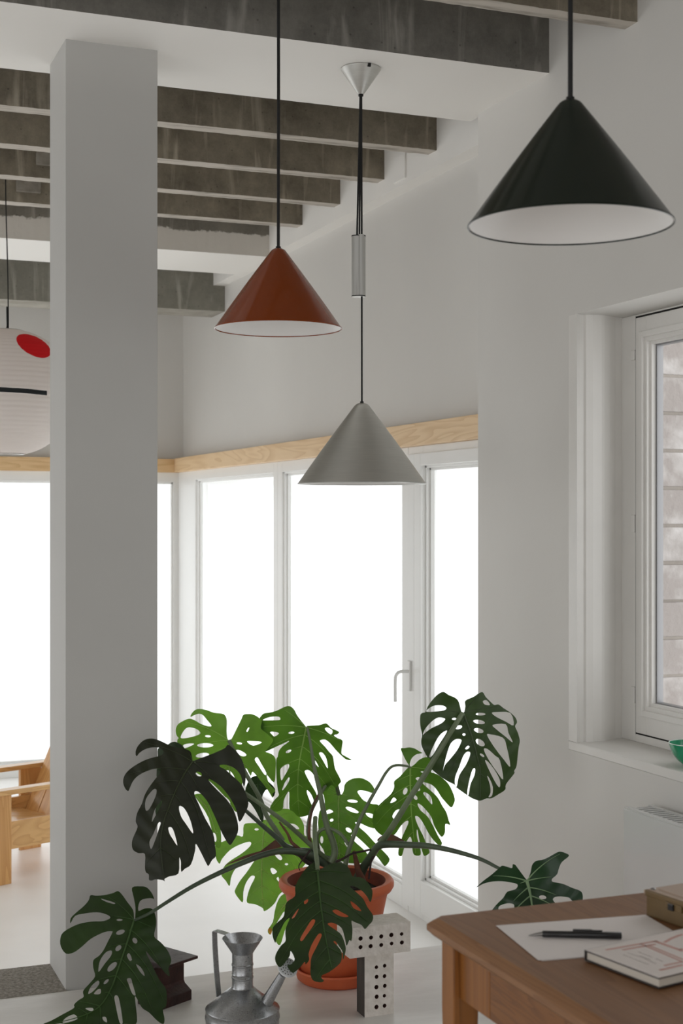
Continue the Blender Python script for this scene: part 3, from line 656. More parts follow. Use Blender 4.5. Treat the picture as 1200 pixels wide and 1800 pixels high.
def leaf(parent, crop, outer, holes, rib, D0, gx, gy, fold, kind, label=None, curl=0.0, arch=0.0, vein_n=7, vr=1.0, veins=True, grid=7.0, ripple=0.0018):
    ox, oy, s = crop
    T = lambda pts: [(ox+x*s, oy+y*s) for x, y in pts]
    outer_c = T(outer); holes_c = [T(h) for h in holes]; rib = T(rib)
    O = crom(outer_c, 3, True); H = [(crom(h, 3, True) if len(h) < 12 else h) for h in holes_c]
    ribs = crom(rib, 8)
    bx, by = rib[0]
    sc_ = D0/2500.0
    def dist(x, y):
        best = 1e9; bs = 0; L_ = 0; bl = 0
        for i in range(len(ribs)-1):
            x0, y0 = ribs[i]; x1, y1 = ribs[i+1]
            dx, dy = x1-x0, y1-y0; ll = dx*dx+dy*dy
            t = 0 if ll == 0 else max(0, min(1, ((x-x0)*dx+(y-y0)*dy)/ll))
            qx, qy = x0+dx*t, y0+dy*t
            q = math.hypot(x-qx, y-qy)
            if q < best:
                best = q; bs = 1 if dx*(y-qy)-dy*(x-qx) > 0 else -1; bl = L_+math.sqrt(ll)*t
            L_ += math.sqrt(ll)
        return best*sc_, bs, bl*sc_
    def depth(x, y):
        w_, sd, l_ = dist(x, y)
        u = (x-bx)*sc_; v = (y-by)*sc_
        ph = (l_*1.0+w_*0.6)*2*math.pi/0.045
        return D0 + gx*u + gy*v + fold*w_*(1-0.3*min(1, w_/0.2)) + curl*w_*w_*8 + arch*l_*l_*6 + ripple*math.sin(ph+sd)*min(1, w_/0.03)
    pts = []; edges = []
    for poly in [O]+H:
        n0 = len(pts)
        pts += poly; edges += [(n0+i, n0+(i+1) % len(poly)) for i in range(len(poly))]
    xs = [p[0] for p in O]; ys = [p[1] for p in O]
    y = min(ys); r_ = 0
    def near(x, y):
        return any(abs(px-x)+abs(py-y) < grid*0.55 for px, py in pts[:nb])
    nb = len(pts)
    while y < max(ys):
        x = min(xs)+(grid/2 if r_ % 2 else 0)
        while x < max(xs):
            if pip(x, y, O) and not any(pip(x, y, h) for h in H) and not near(x, y): pts.append((x, y))
            x += grid
        y += grid*0.87; r_ += 1
    vs, es, fs, *_ = delaunay_2d_cdt([Vector(p) for p in pts], edges, [], 0, 1e-4)
    F = []
    for f in fs:
        cx = sum(vs[i][0] for i in f)/len(f); cy = sum(vs[i][1] for i in f)/len(f)
        if pip(cx, cy, O) and not any(pip(cx, cy, h) for h in H): F.append(tuple(f))
    used = sorted({i for f in F for i in f}); mp = {j: i for i, j in enumerate(used)}
    V = [P(vs[j][0], vs[j][1], depth(vs[j][0], vs[j][1])) for j in used]
    F = [tuple(mp[i] for i in f) for f in F]
    # face the camera with consistent winding
    FF = []
    for f in F:
        a, b, c = (V[f[0]], V[f[1]], V[f[2]])
        nrm = (b-a).cross(c-a)
        FF.append(f if nrm.dot(Vector((0, 0, EYE))-a) > 0 else f[::-1])
    o = mesh('leaf', V, FF, LM[kind], parent, smooth=True)
    if label: o['label'] = label
    if veins:
        VV, VF = [], []
        def addtube(path2, r0, r1):
            path = [P(x, y, depth(x, y)-0.0012) for x, y in path2]
            if len(path) < 2: return
            rr = [r0+(r1-r0)*i/(len(path)-1) for i in range(len(path))]
            v, f = tubevf(path, rr, 5); n0 = len(VV); VV.extend(v); VF.extend([tuple(i+n0 for i in q) for q in f])
        addtube(ribs, 0.0034*vr, 0.0009)
        tot = len(ribs)-1
        for k in range(vein_n):
            fr = 0.0 + 0.86*k/(vein_n-1) if vein_n > 1 else 0.2
            i = int(fr*tot); x0, y0 = ribs[i]; x1, y1 = ribs[min(i+2, tot)]
            tx, ty = x1-x0, y1-y0; l = math.hypot(tx, ty) or 1; tx /= l; ty /= l
            for sd in (1, -1):
                fans = [(125, 100), (88, 70)] if k == 0 else [(72-22*fr, 48-20*fr)]
                for (an0, an1) in fans:
                    path = [(x0, y0)]; x, y = x0, y0; st = 4.0
                    for q in range(60):
                        an = math.radians(an0+(an1-an0)*min(1, q/18.0))*sd
                        dx = tx*math.cos(an)-ty*math.sin(an); dy = tx*math.sin(an)+ty*math.cos(an)
                        x += dx*st; y += dy*st
                        if not pip(x, y, O) or any(pip(x, y, h) for h in H): break
                        path.append((x, y))
                    addtube(path[:-1], 0.0014*vr, 0.0004)
        mesh('veins', VV, VF, VM[kind], o, smooth=True)
    return o
mo = empty('monstera_plant', (PC.x, PC.y, ZR-0.04), 'large potted monstera with split leaves in front of the bright glazing', 'plant')
c1 = (200, 1280, 250/1200); c2 = (290, 1230, 220/1200); c3 = (440, 1230, 1/6); c4 = (360, 1380, 1/6); c5 = (540, 1340, 160/1200)
c6 = (640, 1300, 0.15); c7 = (725, 1205, 1/6); c8 = (70, 1550, 0.2); c9 = (460, 1500, 0.175); c10 = (830, 1480, 0.175)
leaf(mo, c1, [(670,280),(660,250),(648,200),(610,178),(570,168),(500,158),(440,130),(380,102),(320,87),(260,98),(215,135),(188,180),(184,222),(194,236),(215,210),(260,180),(320,163),(380,165),(415,190),(418,212),(390,232),(320,250),(250,275),(170,320),(110,370),(82,420),(80,470),(100,515),(122,530),(135,505),(160,450),(200,405),(260,370),(330,345),(385,340),(400,350),(385,385),(340,440),(290,510),(258,570),(235,640),(195,720),(185,790),(200,835),(160,930),(152,985),(165,1030),(210,1055),(262,1062),(262,1170),(270,1215),(295,1235),(297,1280),(325,1285),(350,1275),(410,1282),(430,1292),(428,1272),(470,1250),(545,1225),(552,1100),(558,1100),(566,1130),(568,1210),(600,1185),(650,1150),(685,1035),(688,985),(700,985),(740,1060),(785,1150),(800,1160),(830,1110),(860,1080),(855,1000),(835,880),(770,760),(720,650),(680,560),(690,530),(730,550),(790,620),(840,720),(880,810),(920,900),(975,985),(1010,950),(1045,880),(1045,800),(1010,690),(950,600),(880,530),(810,455),(800,430),(830,440),(900,490),(960,560),(1010,640),(1035,700),(1060,790),(1110,710),(1135,640),(1120,570),(1080,480),(1010,410),(940,350),(895,325),(900,310),(950,310),(1020,340),(1070,400),(1095,490),(1110,450),(1110,380),(1090,290),(1050,215),(1000,165),(960,140),(935,170),(860,205),(780,235),(700,265)],
     [ell(717,387,27,18,25), [(550,660),(590,672),(628,735),(655,810),(668,890),(610,810),(565,740)], [(460,840),(490,840),(515,900),(535,990),(500,940),(470,890)], [(300,960),(330,900),(375,800),(395,800),(380,850),(350,940),(315,1020)], [(270,600),(330,520),(360,520),(350,580),(300,680),(268,690)], [(340,700),(375,640),(405,610),(400,650),(350,740),(320,790)]],
     [(665,282),(600,380),(540,490),(480,630),(420,800),(395,980),(420,1240)], 4.34, 0.1, -0.35, 0.30, 'dark', 'darkest leaf hanging in front of the column', curl=0.1)
leaf(mo, c2, [(598,370),(590,300),(592,200),(575,150),(540,132),(470,125),(400,100),(330,88),(285,100),(250,140),(245,165),(275,150),(320,135),(360,145),(400,190),(440,240),(440,255),(400,252),(340,230),(280,195),(230,182),(170,205),(120,240),(102,290),(110,340),(130,368),(120,380),(118,410),(150,440),(200,540),(250,640),(300,700),(400,760),(500,850),(600,960),(690,1080),(730,840),(760,760),(775,655),(820,730),(840,690),(910,770),(980,860),(1030,940),(1030,900),(1055,870),(1000,810),(975,720),(1045,795),(1060,680),(1060,570),(1020,520),(960,495),(1030,455),(1080,430),(1080,400),(1040,350),(1000,310),(950,285),(972,270),(965,235),(930,200),(890,165),(840,140),(790,137),(750,145),(730,190),(690,270),(640,370),(615,388)],
     [ell(411,350,28,11,5), ell(385,437,78,21), ell(358,532,65,22,-8), [(150,365),(165,320),(200,275),(240,265),(300,280),(335,310),(330,330),(280,350),(200,368)], [(175,435),(225,420),(280,425),(190,465)], ell(712,418,27,10,8), [(785,400),(850,397),(928,408),(845,440)], [(680,482),(720,485),(775,520),(770,540),(730,540),(700,515)], [(780,300),(795,270),(808,270),(790,308)], [(860,575),(885,552),(920,610),(970,700),(955,720),(900,640)], [(570,685),(620,680),(665,740),(650,760),(600,710)], [(540,925),(590,940),(625,985),(600,1000)]],
     [(612,392),(610,520),(620,700),(650,860),(690,1060)], 4.62, 0.1, 0.25, 0.12, 'light', 'bright backlit leaf behind the dark one', curl=0.1)
leaf(mo, c3, [(575,270),(530,215),(490,160),(465,110),(430,75),(390,67),(340,85),(270,118),(200,135),(140,145),(110,175),(98,195),(120,225),(110,300),(160,345),(200,380),(240,430),(170,530),(155,548),(200,530),(290,487),(340,465),(402,435),(395,450),(340,490),(300,540),(288,600),(272,640),(275,830),(290,960),(298,1010),(250,1060),(205,1150),(280,1180),(340,1150),(350,1070),(385,990),(410,980),(410,1145),(450,1180),(500,1230),(540,1235),(600,1220),(645,1195),(655,1130),(690,1050),(705,1020),(680,960),(620,860),(575,770),(580,745),(620,745),(665,790),(700,870),(740,940),(800,960),(850,900),(900,930),(935,890),(955,860),(930,800),(890,720),(870,600),(830,550),(790,500),(735,440),(745,425),(790,422),(840,460),(900,530),(960,590),(1010,630),(1068,635),(990,590),(960,565),(965,500),(970,430),(920,405),(880,375),(922,362),(930,335),(855,300),(820,265),(790,248),(720,268),(600,275),(592,292)],
     [ell(432,348,32,12,-5), ell(402,544,32,14,-25), [(130,215),(180,190),(240,178),(300,180),(315,200),(300,215),(200,217)], [(207,343),(260,340),(300,355),(250,388)], [(315,740),(350,700),(390,680),(410,690),(395,740),(360,800),(325,850)], [(335,950),(360,880),(400,822),(413,830),(395,880),(350,945)], [(725,560),(760,560),(800,620),(815,725),(770,650),(735,590)], [(672,642),(690,650),(720,710),(690,680)], [(785,305),(815,293),(865,325),(850,365),(810,340)], [(600,955),(635,990),(665,1060),(655,1120),(620,1050),(595,980)]],
     [(588,292),(560,430),(525,600),(503,780),(500,1000),(515,1210)], 4.60, 0.0, 0.3, 0.15, 'bright', 'broad bright leaf at the middle, in front of the glazing', curl=0.15)
leaf(mo, c4, [(648,365),(600,372),(560,400),(480,400),(410,420),(400,540),(340,530),(250,570),(180,600),(115,620),(110,700),(120,780),(155,830),(180,780),(260,690),(340,640),(430,605),(480,600),(485,630),(440,680),(360,740),(280,790),(210,850),(170,940),(220,1010),(260,1065),(275,980),(310,900),(360,860),(510,800),(500,830),(440,920),(370,1010),(325,1090),(315,1130),(350,1190),(400,1235),(405,1130),(430,1040),(480,965),(515,955),(525,980),(480,1070),(450,1160),(445,1240),(520,1255),(570,1275),(612,1300),(625,1330),(680,1300),(740,1240),(780,1160),(830,1110),(900,1000),(1020,880),(1130,720),(1130,560),(1050,530),(1045,430),(1015,360),(960,290),(880,252),(760,258),(700,300),(655,355)],
     [[(740,740),(790,735),(815,775),(790,792)], [(690,885),(720,875),(760,915),(715,940)], ell(545,467,23,12), [(850,415),(900,405),(960,420),(995,465),(930,455),(880,445)], ell(860,835,18,12), [(755,985),(775,970),(785,1020),(770,1010)]],
     [(648,370),(620,520),(605,700),(598,950),(605,1150),(615,1290)], 4.88, 0.0, -0.15, 0.12, 'light', 'large bright leaf hanging behind the pot', curl=0.1)
leaf(mo, c5, [(450,425),(480,370),(490,300),(530,250),(600,215),(690,205),(760,225),(830,270),(880,340),(890,380),(855,405),(780,380),(700,370),(660,385),(690,440),(740,500),(800,530),(860,550),(930,560),(980,640),(960,800),(900,870),(800,850),(715,810),(640,790),(635,805),(700,870),(780,940),(880,1050),(980,1150),(1085,1275),(1030,1365),(1000,1350),(940,1270),(860,1180),(740,1060),(650,980),(590,950),(580,980),(630,1050),(720,1130),(790,1210),(760,1290),(700,1330),(560,1330),(430,1300),(360,1290),(250,1250),(210,1150),(150,1050),(150,900),(140,800),(160,650),(210,600),(230,550),(215,440),(190,380),(250,300),(340,280),(390,330),(415,410)],
     [[(770,668),(865,685),(860,735),(800,715)], ell(595,512,70,20,5), ell(590,628,92,27,22), ell(545,893,45,27,35), [(235,655),(290,620),(340,655),(240,685)], ell(320,762,25,19,-20), ell(190,1020,20,50), [(490,1060),(510,1060),(535,1110),(515,1105)]],
     [(415,425),(410,560),(412,750),(415,950),(425,1150),(430,1290)], 4.76, -0.1, -0.1, 0.12, 'bright', 'broad leaf with pierced blade just above the pot', curl=0.1, vr=1.2)
leaf(mo, c6, [(530,320),(515,290),(490,250),(450,170),(428,105),(470,100),(530,92),(590,105),(640,135),(680,158),(620,170),(580,195),(550,230),(532,290),(545,318),(590,290),(640,240),(700,210),(750,208),(820,240),(820,320),(780,380),(850,405),(950,480),(1010,560),(1060,690),(1045,760),(1015,795),(950,730),(900,670),(850,590),(790,530),(700,500),(675,495),(700,530),(780,600),(860,680),(910,770),(960,850),(990,950),(1005,1000),(950,990),(945,1090),(910,1140),(870,1100),(820,1010),(780,900),(700,800),(640,750),(625,765),(660,830),(740,900),(800,1000),(860,1120),(910,1210),(885,1245),(830,1200),(760,1110),(690,980),(640,910),(600,895),(600,930),(630,1010),(690,1130),(730,1230),(765,1320),(720,1360),(690,1345),(650,1200),(625,1070),(615,1065),(620,1150),(650,1250),(660,1350),(590,1355),(565,1300),(560,1200),(540,1140),(510,1170),(470,1260),(440,1362),(400,1350),(405,1270),(440,1150),(500,1020),(518,960),(490,955),(430,1010),(360,1110),(290,1130),(200,1120),(110,1020),(105,860),(200,740),(310,640),(350,560),(350,490),(420,430),(500,340)],
     [ell(480,605,25,42,20), [(305,745),(340,680),(375,700),(365,720)], [(330,895),(370,830),(420,820),(430,850),(370,920),(350,935)], ell(600,680,20,30,-35), [(600,455),(640,440),(665,470),(640,490)], [(585,540),(640,560),(655,595),(620,598)], [(690,630),(720,620),(780,670),(795,760),(740,700)], ell(680,380,18,8,10)],
     [(540,325),(538,480),(540,620),(548,800),(565,1000),(600,1330)], 4.62, -0.1, 0.1, 0.2, 'bright', 'narrow bright leaf right of the pot, below the big round leaf', curl=0.15)
leaf(mo, c7, [(518,288),(500,220),(480,160),(440,125),(380,100),(325,67),(270,90),(210,150),(160,220),(135,280),(100,290),(80,320),(80,420),(100,520),(90,580),(100,650),(155,755),(175,765),(200,820),(185,860),(230,910),(300,965),(370,1010),(440,1045),(465,1078),(580,1160),(640,1195),(712,1215),(780,1190),(830,1190),(900,1150),(975,1100),(985,1040),(1070,930),(1070,900),(1095,850),(1110,720),(1120,640),(1130,580),(1110,500),(1080,430),(1100,390),(1085,340),(1030,285),(960,240),(905,200),(860,205),(820,170),(770,120),(740,72),(700,80),(640,120),(555,160),(555,220),(540,290)],
     [[(145,276),(180,235),(240,210),(320,212),(355,235),(340,258),(280,270)], [(108,520),(130,460),(200,380),(270,338),(330,345),(342,360),(300,400),(200,450),(130,500)], [(175,755),(200,680),(260,560),(310,500),(360,475),(350,510),(280,620),(215,730)], [(320,900),(345,780),(380,660),(410,600),(460,565),(510,570),(510,600),(470,680),(400,770),(340,840)], [(445,1035),(450,960),(490,860),(530,750),(570,700),(605,705),(600,750),(560,840),(490,950),(465,1065)], [(575,1145),(585,1060),(610,950),(635,880),(660,880),(650,950),(610,1040),(590,1150)],
      ell(438,352,24,12,-5), ell(485,440,38,20,-15), ell(541,517,17,14), ell(576,654,26,16,-35), ell(716,302,52,14), ell(700,384,62,22,10), ell(697,475,52,24,15), ell(712,602,55,30,35), ell(732,735,28,12,35),
      [(740,165),(780,155),(815,205),(760,200)], [(835,290),(880,280),(1030,290),(1065,420),(980,380),(880,330)], [(845,415),(980,408),(1010,500),(1055,600),(980,540),(880,460)], [(785,525),(820,515),(950,550),(990,640),(1030,855),(960,780),(860,650)], [(750,675),(790,670),(870,740),(920,790),(955,990),(880,900),(800,780)], [(765,800),(800,810),(870,900),(920,1000),(915,1075),(860,1000)], [(785,955),(810,980),(845,1070),(840,1150),(820,1175),(800,1175),(820,1130),(815,1050)]],
     [(535,296),(570,390),(610,500),(655,650),(690,790),(712,900),(712,1190)], 4.42, 0.2, -0.1, 0.16, 'mid', 'big round leaf at upper right with many oval holes', curl=0.12)
leaf(mo, c8, [(828,325),(820,250),(770,180),(720,110),(685,82),(640,100),(560,118),(490,122),(445,118),(430,160),(390,210),(320,270),(272,320),(270,365),(310,300),(400,278),(500,268),(580,285),(620,315),(560,345),(450,350),(330,375),(210,440),(180,500),(185,570),(230,632),(300,620),(370,570),(450,500),(560,445),(630,435),(635,450),(600,520),(560,600),(520,650),(470,690),(470,760),(485,830),(440,890),(380,960),(385,1010),(340,1040),(300,1080),(298,1110),(200,1165),(100,1220),(30,1250),(60,1265),(180,1245),(260,1260),(360,1275),(500,1280),(640,1275),(740,1250),(845,1250),(850,1150),(835,1010),(860,1040),(900,1110),(960,1150),(1030,1220),(1085,1250),(1095,1200),(1080,1120),(1110,1090),(1110,950),(1050,860),(980,720),(930,610),(1000,690),(1060,750),(1100,800),(1140,830),(1130,760),(1155,690),(1120,600),(1060,530),(1005,480),(1020,390),(1020,320),(990,240),(920,235),(865,255),(880,170),(950,145),(1000,150),(1010,175),(990,110),(940,50),(880,40),(810,52),(825,140),(840,230),(836,320)],
     [[(535,148),(600,165),(658,185),(650,195),(580,175)], ell(700,335,27,9), ell(708,443,40,20,-20), ell(690,583,32,20,-45), ell(835,517,20,27,-30), [(765,650),(785,628),(810,680),(790,695)], ell(635,747,55,24,-45), [(515,760),(530,690),(580,620),(630,605),(625,650),(570,720),(520,790)], [(425,985),(450,920),(510,868),(520,900),(470,960)], ell(583,878,30,12,-45), [(475,985),(510,945),(535,945),(530,985)], [(400,1112),(460,1108),(470,1130),(440,1135)], [(765,855),(800,850),(815,900),(840,985),(835,1000),(810,980),(780,900)], [(655,1010),(680,1000),(700,1050),(728,1235),(700,1235),(665,1080)], [(550,1190),(580,1190),(590,1235),(560,1220)], [(845,725),(885,750),(915,800),(918,828),(880,790)], [(200,1235),(230,1195),(300,1165),(330,1205),(250,1235)]],
     [(828,335),(790,460),(745,600),(690,760),(630,930),(540,1080),(420,1160),(250,1215),(60,1255)], 4.26, 0.15, -0.75, 0.25, 'deep', 'dark drooping leaf at lower left, its tip near the floor', curl=0.1, vein_n=9)
leaf(mo, c9, [(585,165),(640,130),(720,100),(790,95),(850,120),(885,170),(905,220),(930,240),(990,240),(1060,290),(1105,360),(1110,420),(1090,490),(1060,440),(1010,380),(940,335),(890,328),(895,345),(960,400),(1020,460),(1060,540),(1115,620),(1110,680),(1075,720),(1035,760),(1000,720),(930,690),(900,680),(910,760),(905,850),(895,885),(880,870),(850,930),(835,860),(800,750),(720,700),(670,700),(668,720),(740,770),(800,820),(840,930),(840,990),(815,1070),(810,990),(780,940),(740,885),(720,890),(760,930),(800,990),(800,1070),(770,1120),(680,1190),(605,1225),(600,1255),(622,1275),(600,1295),(520,1280),(490,1220),(490,1120),(500,1040),(560,920),(600,830),(590,805),(560,820),(500,920),(470,1010),(475,1070),(440,1115),(430,1090),(380,1150),(310,1200),(262,1150),(260,1120),(300,1110),(330,1060),(290,980),(280,1030),(230,1100),(180,1145),(138,1090),(138,1020),(190,930),(238,880),(235,800),(245,740),(280,650),(230,690),(190,770),(150,850),(135,900),(108,830),(110,750),(150,700),(215,640),(230,580),(250,490),(332,430),(335,340),(370,260),(420,180),(480,115),(530,95),(560,110),(575,160)],
     [[(385,860),(440,760),(500,670),(535,670),(520,720),(450,820),(405,880)], [(710,575),(750,565),(800,590),(870,630),(840,640),(780,630),(730,600)], [(890,480),(950,520),(1000,580),(920,550)], [(425,480),(465,460),(460,490),(430,510)], [(300,650),(355,570),(370,560),(330,640)]],
     [(560,180),(575,340),(590,500),(610,650),(635,820),(680,1050),(700,1150)], 4.30, 0.1, -1.38, 0.12, 'deep', 'dark green leaf drooping over the front of the pot', curl=0.05, vein_n=9, vr=1.1, arch=0.0)
leaf(mo, c10, [(540,375),(490,310),(450,255),(430,230),(405,225),(398,262),(350,250),(300,238),(270,260),(190,330),(110,390),(38,458),(110,420),(200,398),(300,395),(400,410),(450,425),(450,455),(420,480),(350,500),(310,560),(250,620),(200,680),(150,760),(260,800),(420,840),(600,850),(800,800),(900,700),(820,600),(810,570),(840,550),(900,548),(970,560),(1000,590),(1050,620),(1100,600),(1107,530),(1080,490),(1000,460),(920,425),(860,410),(805,400),(800,370),(850,325),(870,260),(900,200),(970,140),(930,110),(880,97),(840,110),(760,155),(700,180),(640,190),(600,230),(585,300),(555,375)],
     [[(265,650),(330,620),(390,618),(420,640),(400,700),(280,700)], ell(705,556,37,20,5)],
     [(545,392),(570,480),(590,580),(605,700),(620,840)], 4.02, 0.0, -0.5, 0.15, 'glossy', 'glossy dark leaf with pale veins behind the table', curl=0.1, vein_n=5, vr=1.6)
leaf(mo, c9, [(215,410),(160,480),(130,580),(110,690),(60,770),(80,815),(120,750),(180,650),(225,585),(250,640),(190,720),(150,810),(140,880),(185,920),(230,780),(280,680),(330,560),(300,420)], [],
     [(300,430),(200,560),(110,720)], 4.86, 0, -0.1, 0.05, 'light', 'small bright backlit leaf left of the pot with a yellowing tip', vein_n=3)
leaf(mo, c1, [(460,135),(490,118),(530,118),(590,160),(620,260),(560,350),(500,500),(450,620),(380,740),(350,700),(380,500),(360,400),(372,250),(372,172),(420,165)], [],
     [(590,180),(480,350),(390,680)], 4.58, 0, -0.1, 0.1, 'deep', 'dark leaf mostly hidden behind the darkest one', vein_n=3)
leaf(mo, c4, [(420,80),(470,-60),(560,-100),(640,-60),(740,40),(715,130),(660,40),(600,140),(620,330),(600,390),(540,280),(480,190),(440,160)], [],
     [(560,-90),(560,100),(590,360)], 4.80, 0, -0.1, 0.12, 'deep', 'folded dark green leaf between the bright ones', vein_n=4)
leaf(mo, c1, [(680,560),(760,560),(850,640),(900,850),(900,1000),(850,980),(800,760),(700,600)], [ell(850,920,14,40,-12)],
     [(700,570),(800,700),(880,960)], 4.72, 0, -0.1, 0.12, 'light', 'narrow bright leaf seen through gaps of the darkest leaf', vein_n=3)

M_yel = mat('yellowed_tip', (226, 176, 40), 0.6, rgb2=(150, 100, 40), vscale=60)
# petioles, crown, sheaths
M_pet = mat('petiole_green', (112, 126, 98), 0.4, rgb2=(90, 104, 74), vscale=12)
M_petd = mat('petiole_dark', (80, 94, 74), 0.4, rgb2=(58, 70, 56), vscale=12)
M_sheath = mat('dry_sheath', (128, 84, 62), 0.7, rgb2=(84, 56, 46), vscale=16, bump=0.3, bscale=60)
M_root = mat('aerial_root', (56, 38, 34), 0.8, rgb2=(34, 24, 22), vscale=20)
def stem(name, crop, pts, d0, d1, w0, w1, m, mid=None, n=10):
    ox, oy, s = crop; q = [(ox+x*s, oy+y*s) for x, y in pts]; L_ = [0]
    for a, b in zip(q, q[1:]): L_.append(L_[-1]+math.hypot(b[0]-a[0], b[1]-a[1]))
    path = []; rr = []
    for (x, y), l in zip(q, L_):
        f = l/L_[-1]; d = d0+(d1-d0)*f + (mid or 0)*4*f*(1-f)
        path.append(P(x, y, d)); rr.append((w0+(w1-w0)*f)/2*d/2500)
    return tube(name, path, rr, m, mo, n=n, smooth_path=5)
px = (0, 0, 1)
stem('petiole', px, [(340,1339),(385,1362),(430,1394),(460,1415),(487,1435),(510,1453),(550,1489),(580,1515)], 4.345, 4.60, 6, 9, M_pet)
stem('petiole', px, [(420,1415),(434,1427),(460,1450),(487,1473),(503,1488),(523,1495),(550,1499),(585,1520)], 4.50, 4.62, 6, 14, M_petd)
stem('petiole', px, [(402,1301),(418,1333),(433,1362),(455,1400),(468,1433),(484,1458),(497,1478)], 4.62, 4.60, 7, 9, M_pet)
stem('petiole', px, [(540,1279),(545,1305),(549,1330),(555,1363),(562,1392),(573,1447),(585,1480),(588,1500),(582,1515)], 4.585, 4.58, 4, 13, M_pet)
stem('petiole', px, [(595,1396),(590,1377),(584,1369),(576,1374),(567,1388),(553,1412),(545,1433),(542,1470),(560,1515)], 4.755, 4.62, 7, 7, M_pet, mid=-0.05)
stem('petiole', px, [(721,1349),(712,1346),(692,1346),(679,1357),(666,1379),(647,1412),(633,1440),(620,1473),(611,1500),(606,1525)], 4.615, 4.56, 4, 9, M_pet, mid=-0.03)
stem('petiole', px, [(813,1253),(790,1290),(755,1348),(722,1400),(700,1436),(680,1467),(655,1500),(640,1525)], 4.405, 4.60, 9, 12, M_pet, mid=-0.10)
stem('petiole', px, [(925,1549),(878,1527),(853,1514),(830,1505),(790,1494),(752,1487),(715,1485),(680,1484),(664,1488),(655,1500),(646,1514),(634,1530)], 4.02, 4.60, 4, 15, M_petd, n=14)
stem('petiole', px, [(236,1618),(262,1606),(290,1588),(335,1560),(380,1537),(425,1517),(465,1502),(500,1496),(545,1502),(580,1525)], 4.255, 4.60, 5, 13, M_petd, n=14)
stem('petiole', px, [(554,1437),(553,1460),(554,1490),(557,1515),(558,1531)], 4.50, 4.305, 8, 8, M_pet)
stem('petiole', px, [(560,1495),(557,1470),(566,1458),(582,1457),(600,1468),(612,1485)], 4.60, 4.56, 6, 6, M_pet)
stem('aerial_root', px, [(590,1515),(605,1508),(620,1500),(640,1496),(650,1494),(658,1500),(652,1515),(648,1545)], 4.50, 4.54, 4, 3.5, M_root)
stem('aerial_root', px, [(545,1495),(533,1510),(525,1522),(527,1530)], 4.5, 4.47, 4, 1.5, M_root)
stem('aerial_root', px, [(525,1498),(536,1512),(548,1520),(560,1532)], 4.55, 4.57, 10, 8, M_root)
stem('crown_stem', px, [(500,1488),(530,1500),(560,1510),(590,1522),(600,1540)], 4.60, 4.62, 12, 26, M_petd, n=14)
stem('crown_stem', px, [(622,1497),(626,1515),(630,1530),(636,1550)], 4.56, 4.60, 6, 16, M_sheath)
stem('crown_stem', px, [(646,1514),(636,1530),(628,1548)], 4.59, 4.61, 14, 20, M_petd)
stem('sheath', px, [(491,1445),(505,1465),(512,1480),(525,1492),(535,1502)], 4.56, 4.57, 3, 8, M_sheath)
stem('sheath', px, [(560,1395),(551,1415),(545,1440),(543,1465),(545,1485)], 4.60, 4.60, 3, 6, M_sheath)
def flap(pts, d, bulge):
    q = crom(pts, 4, True); cx = sum(a for a, b in q)/len(q); cy = sum(b for a, b in q)/len(q)
    V = [P(a, b, d) for a, b in q]+[P(cx, cy, d-bulge)]; n = len(q)
    return mesh('sheath', V, [(i, (i+1) % n, n) for i in range(n)], M_sheath, mo, smooth=True)
flap([(663,1476),(676,1466),(690,1467),(704,1474),(724,1485),(745,1483),(762,1486),(735,1489),(700,1485),(670,1481)], 4.56, 0.008)
flap([(470,1492),(481,1478),(490,1476),(496,1487),(480,1493),(455,1500),(425,1511),(395,1521),(430,1504)], 4.57, 0.008)
ytip = flap([(471,1634),(475,1631),(478,1634),(477,1640),(474,1643)], 4.83, 0.003); ytip.name = 'leaf_tip'; ytip.data.materials[0] = M_yel
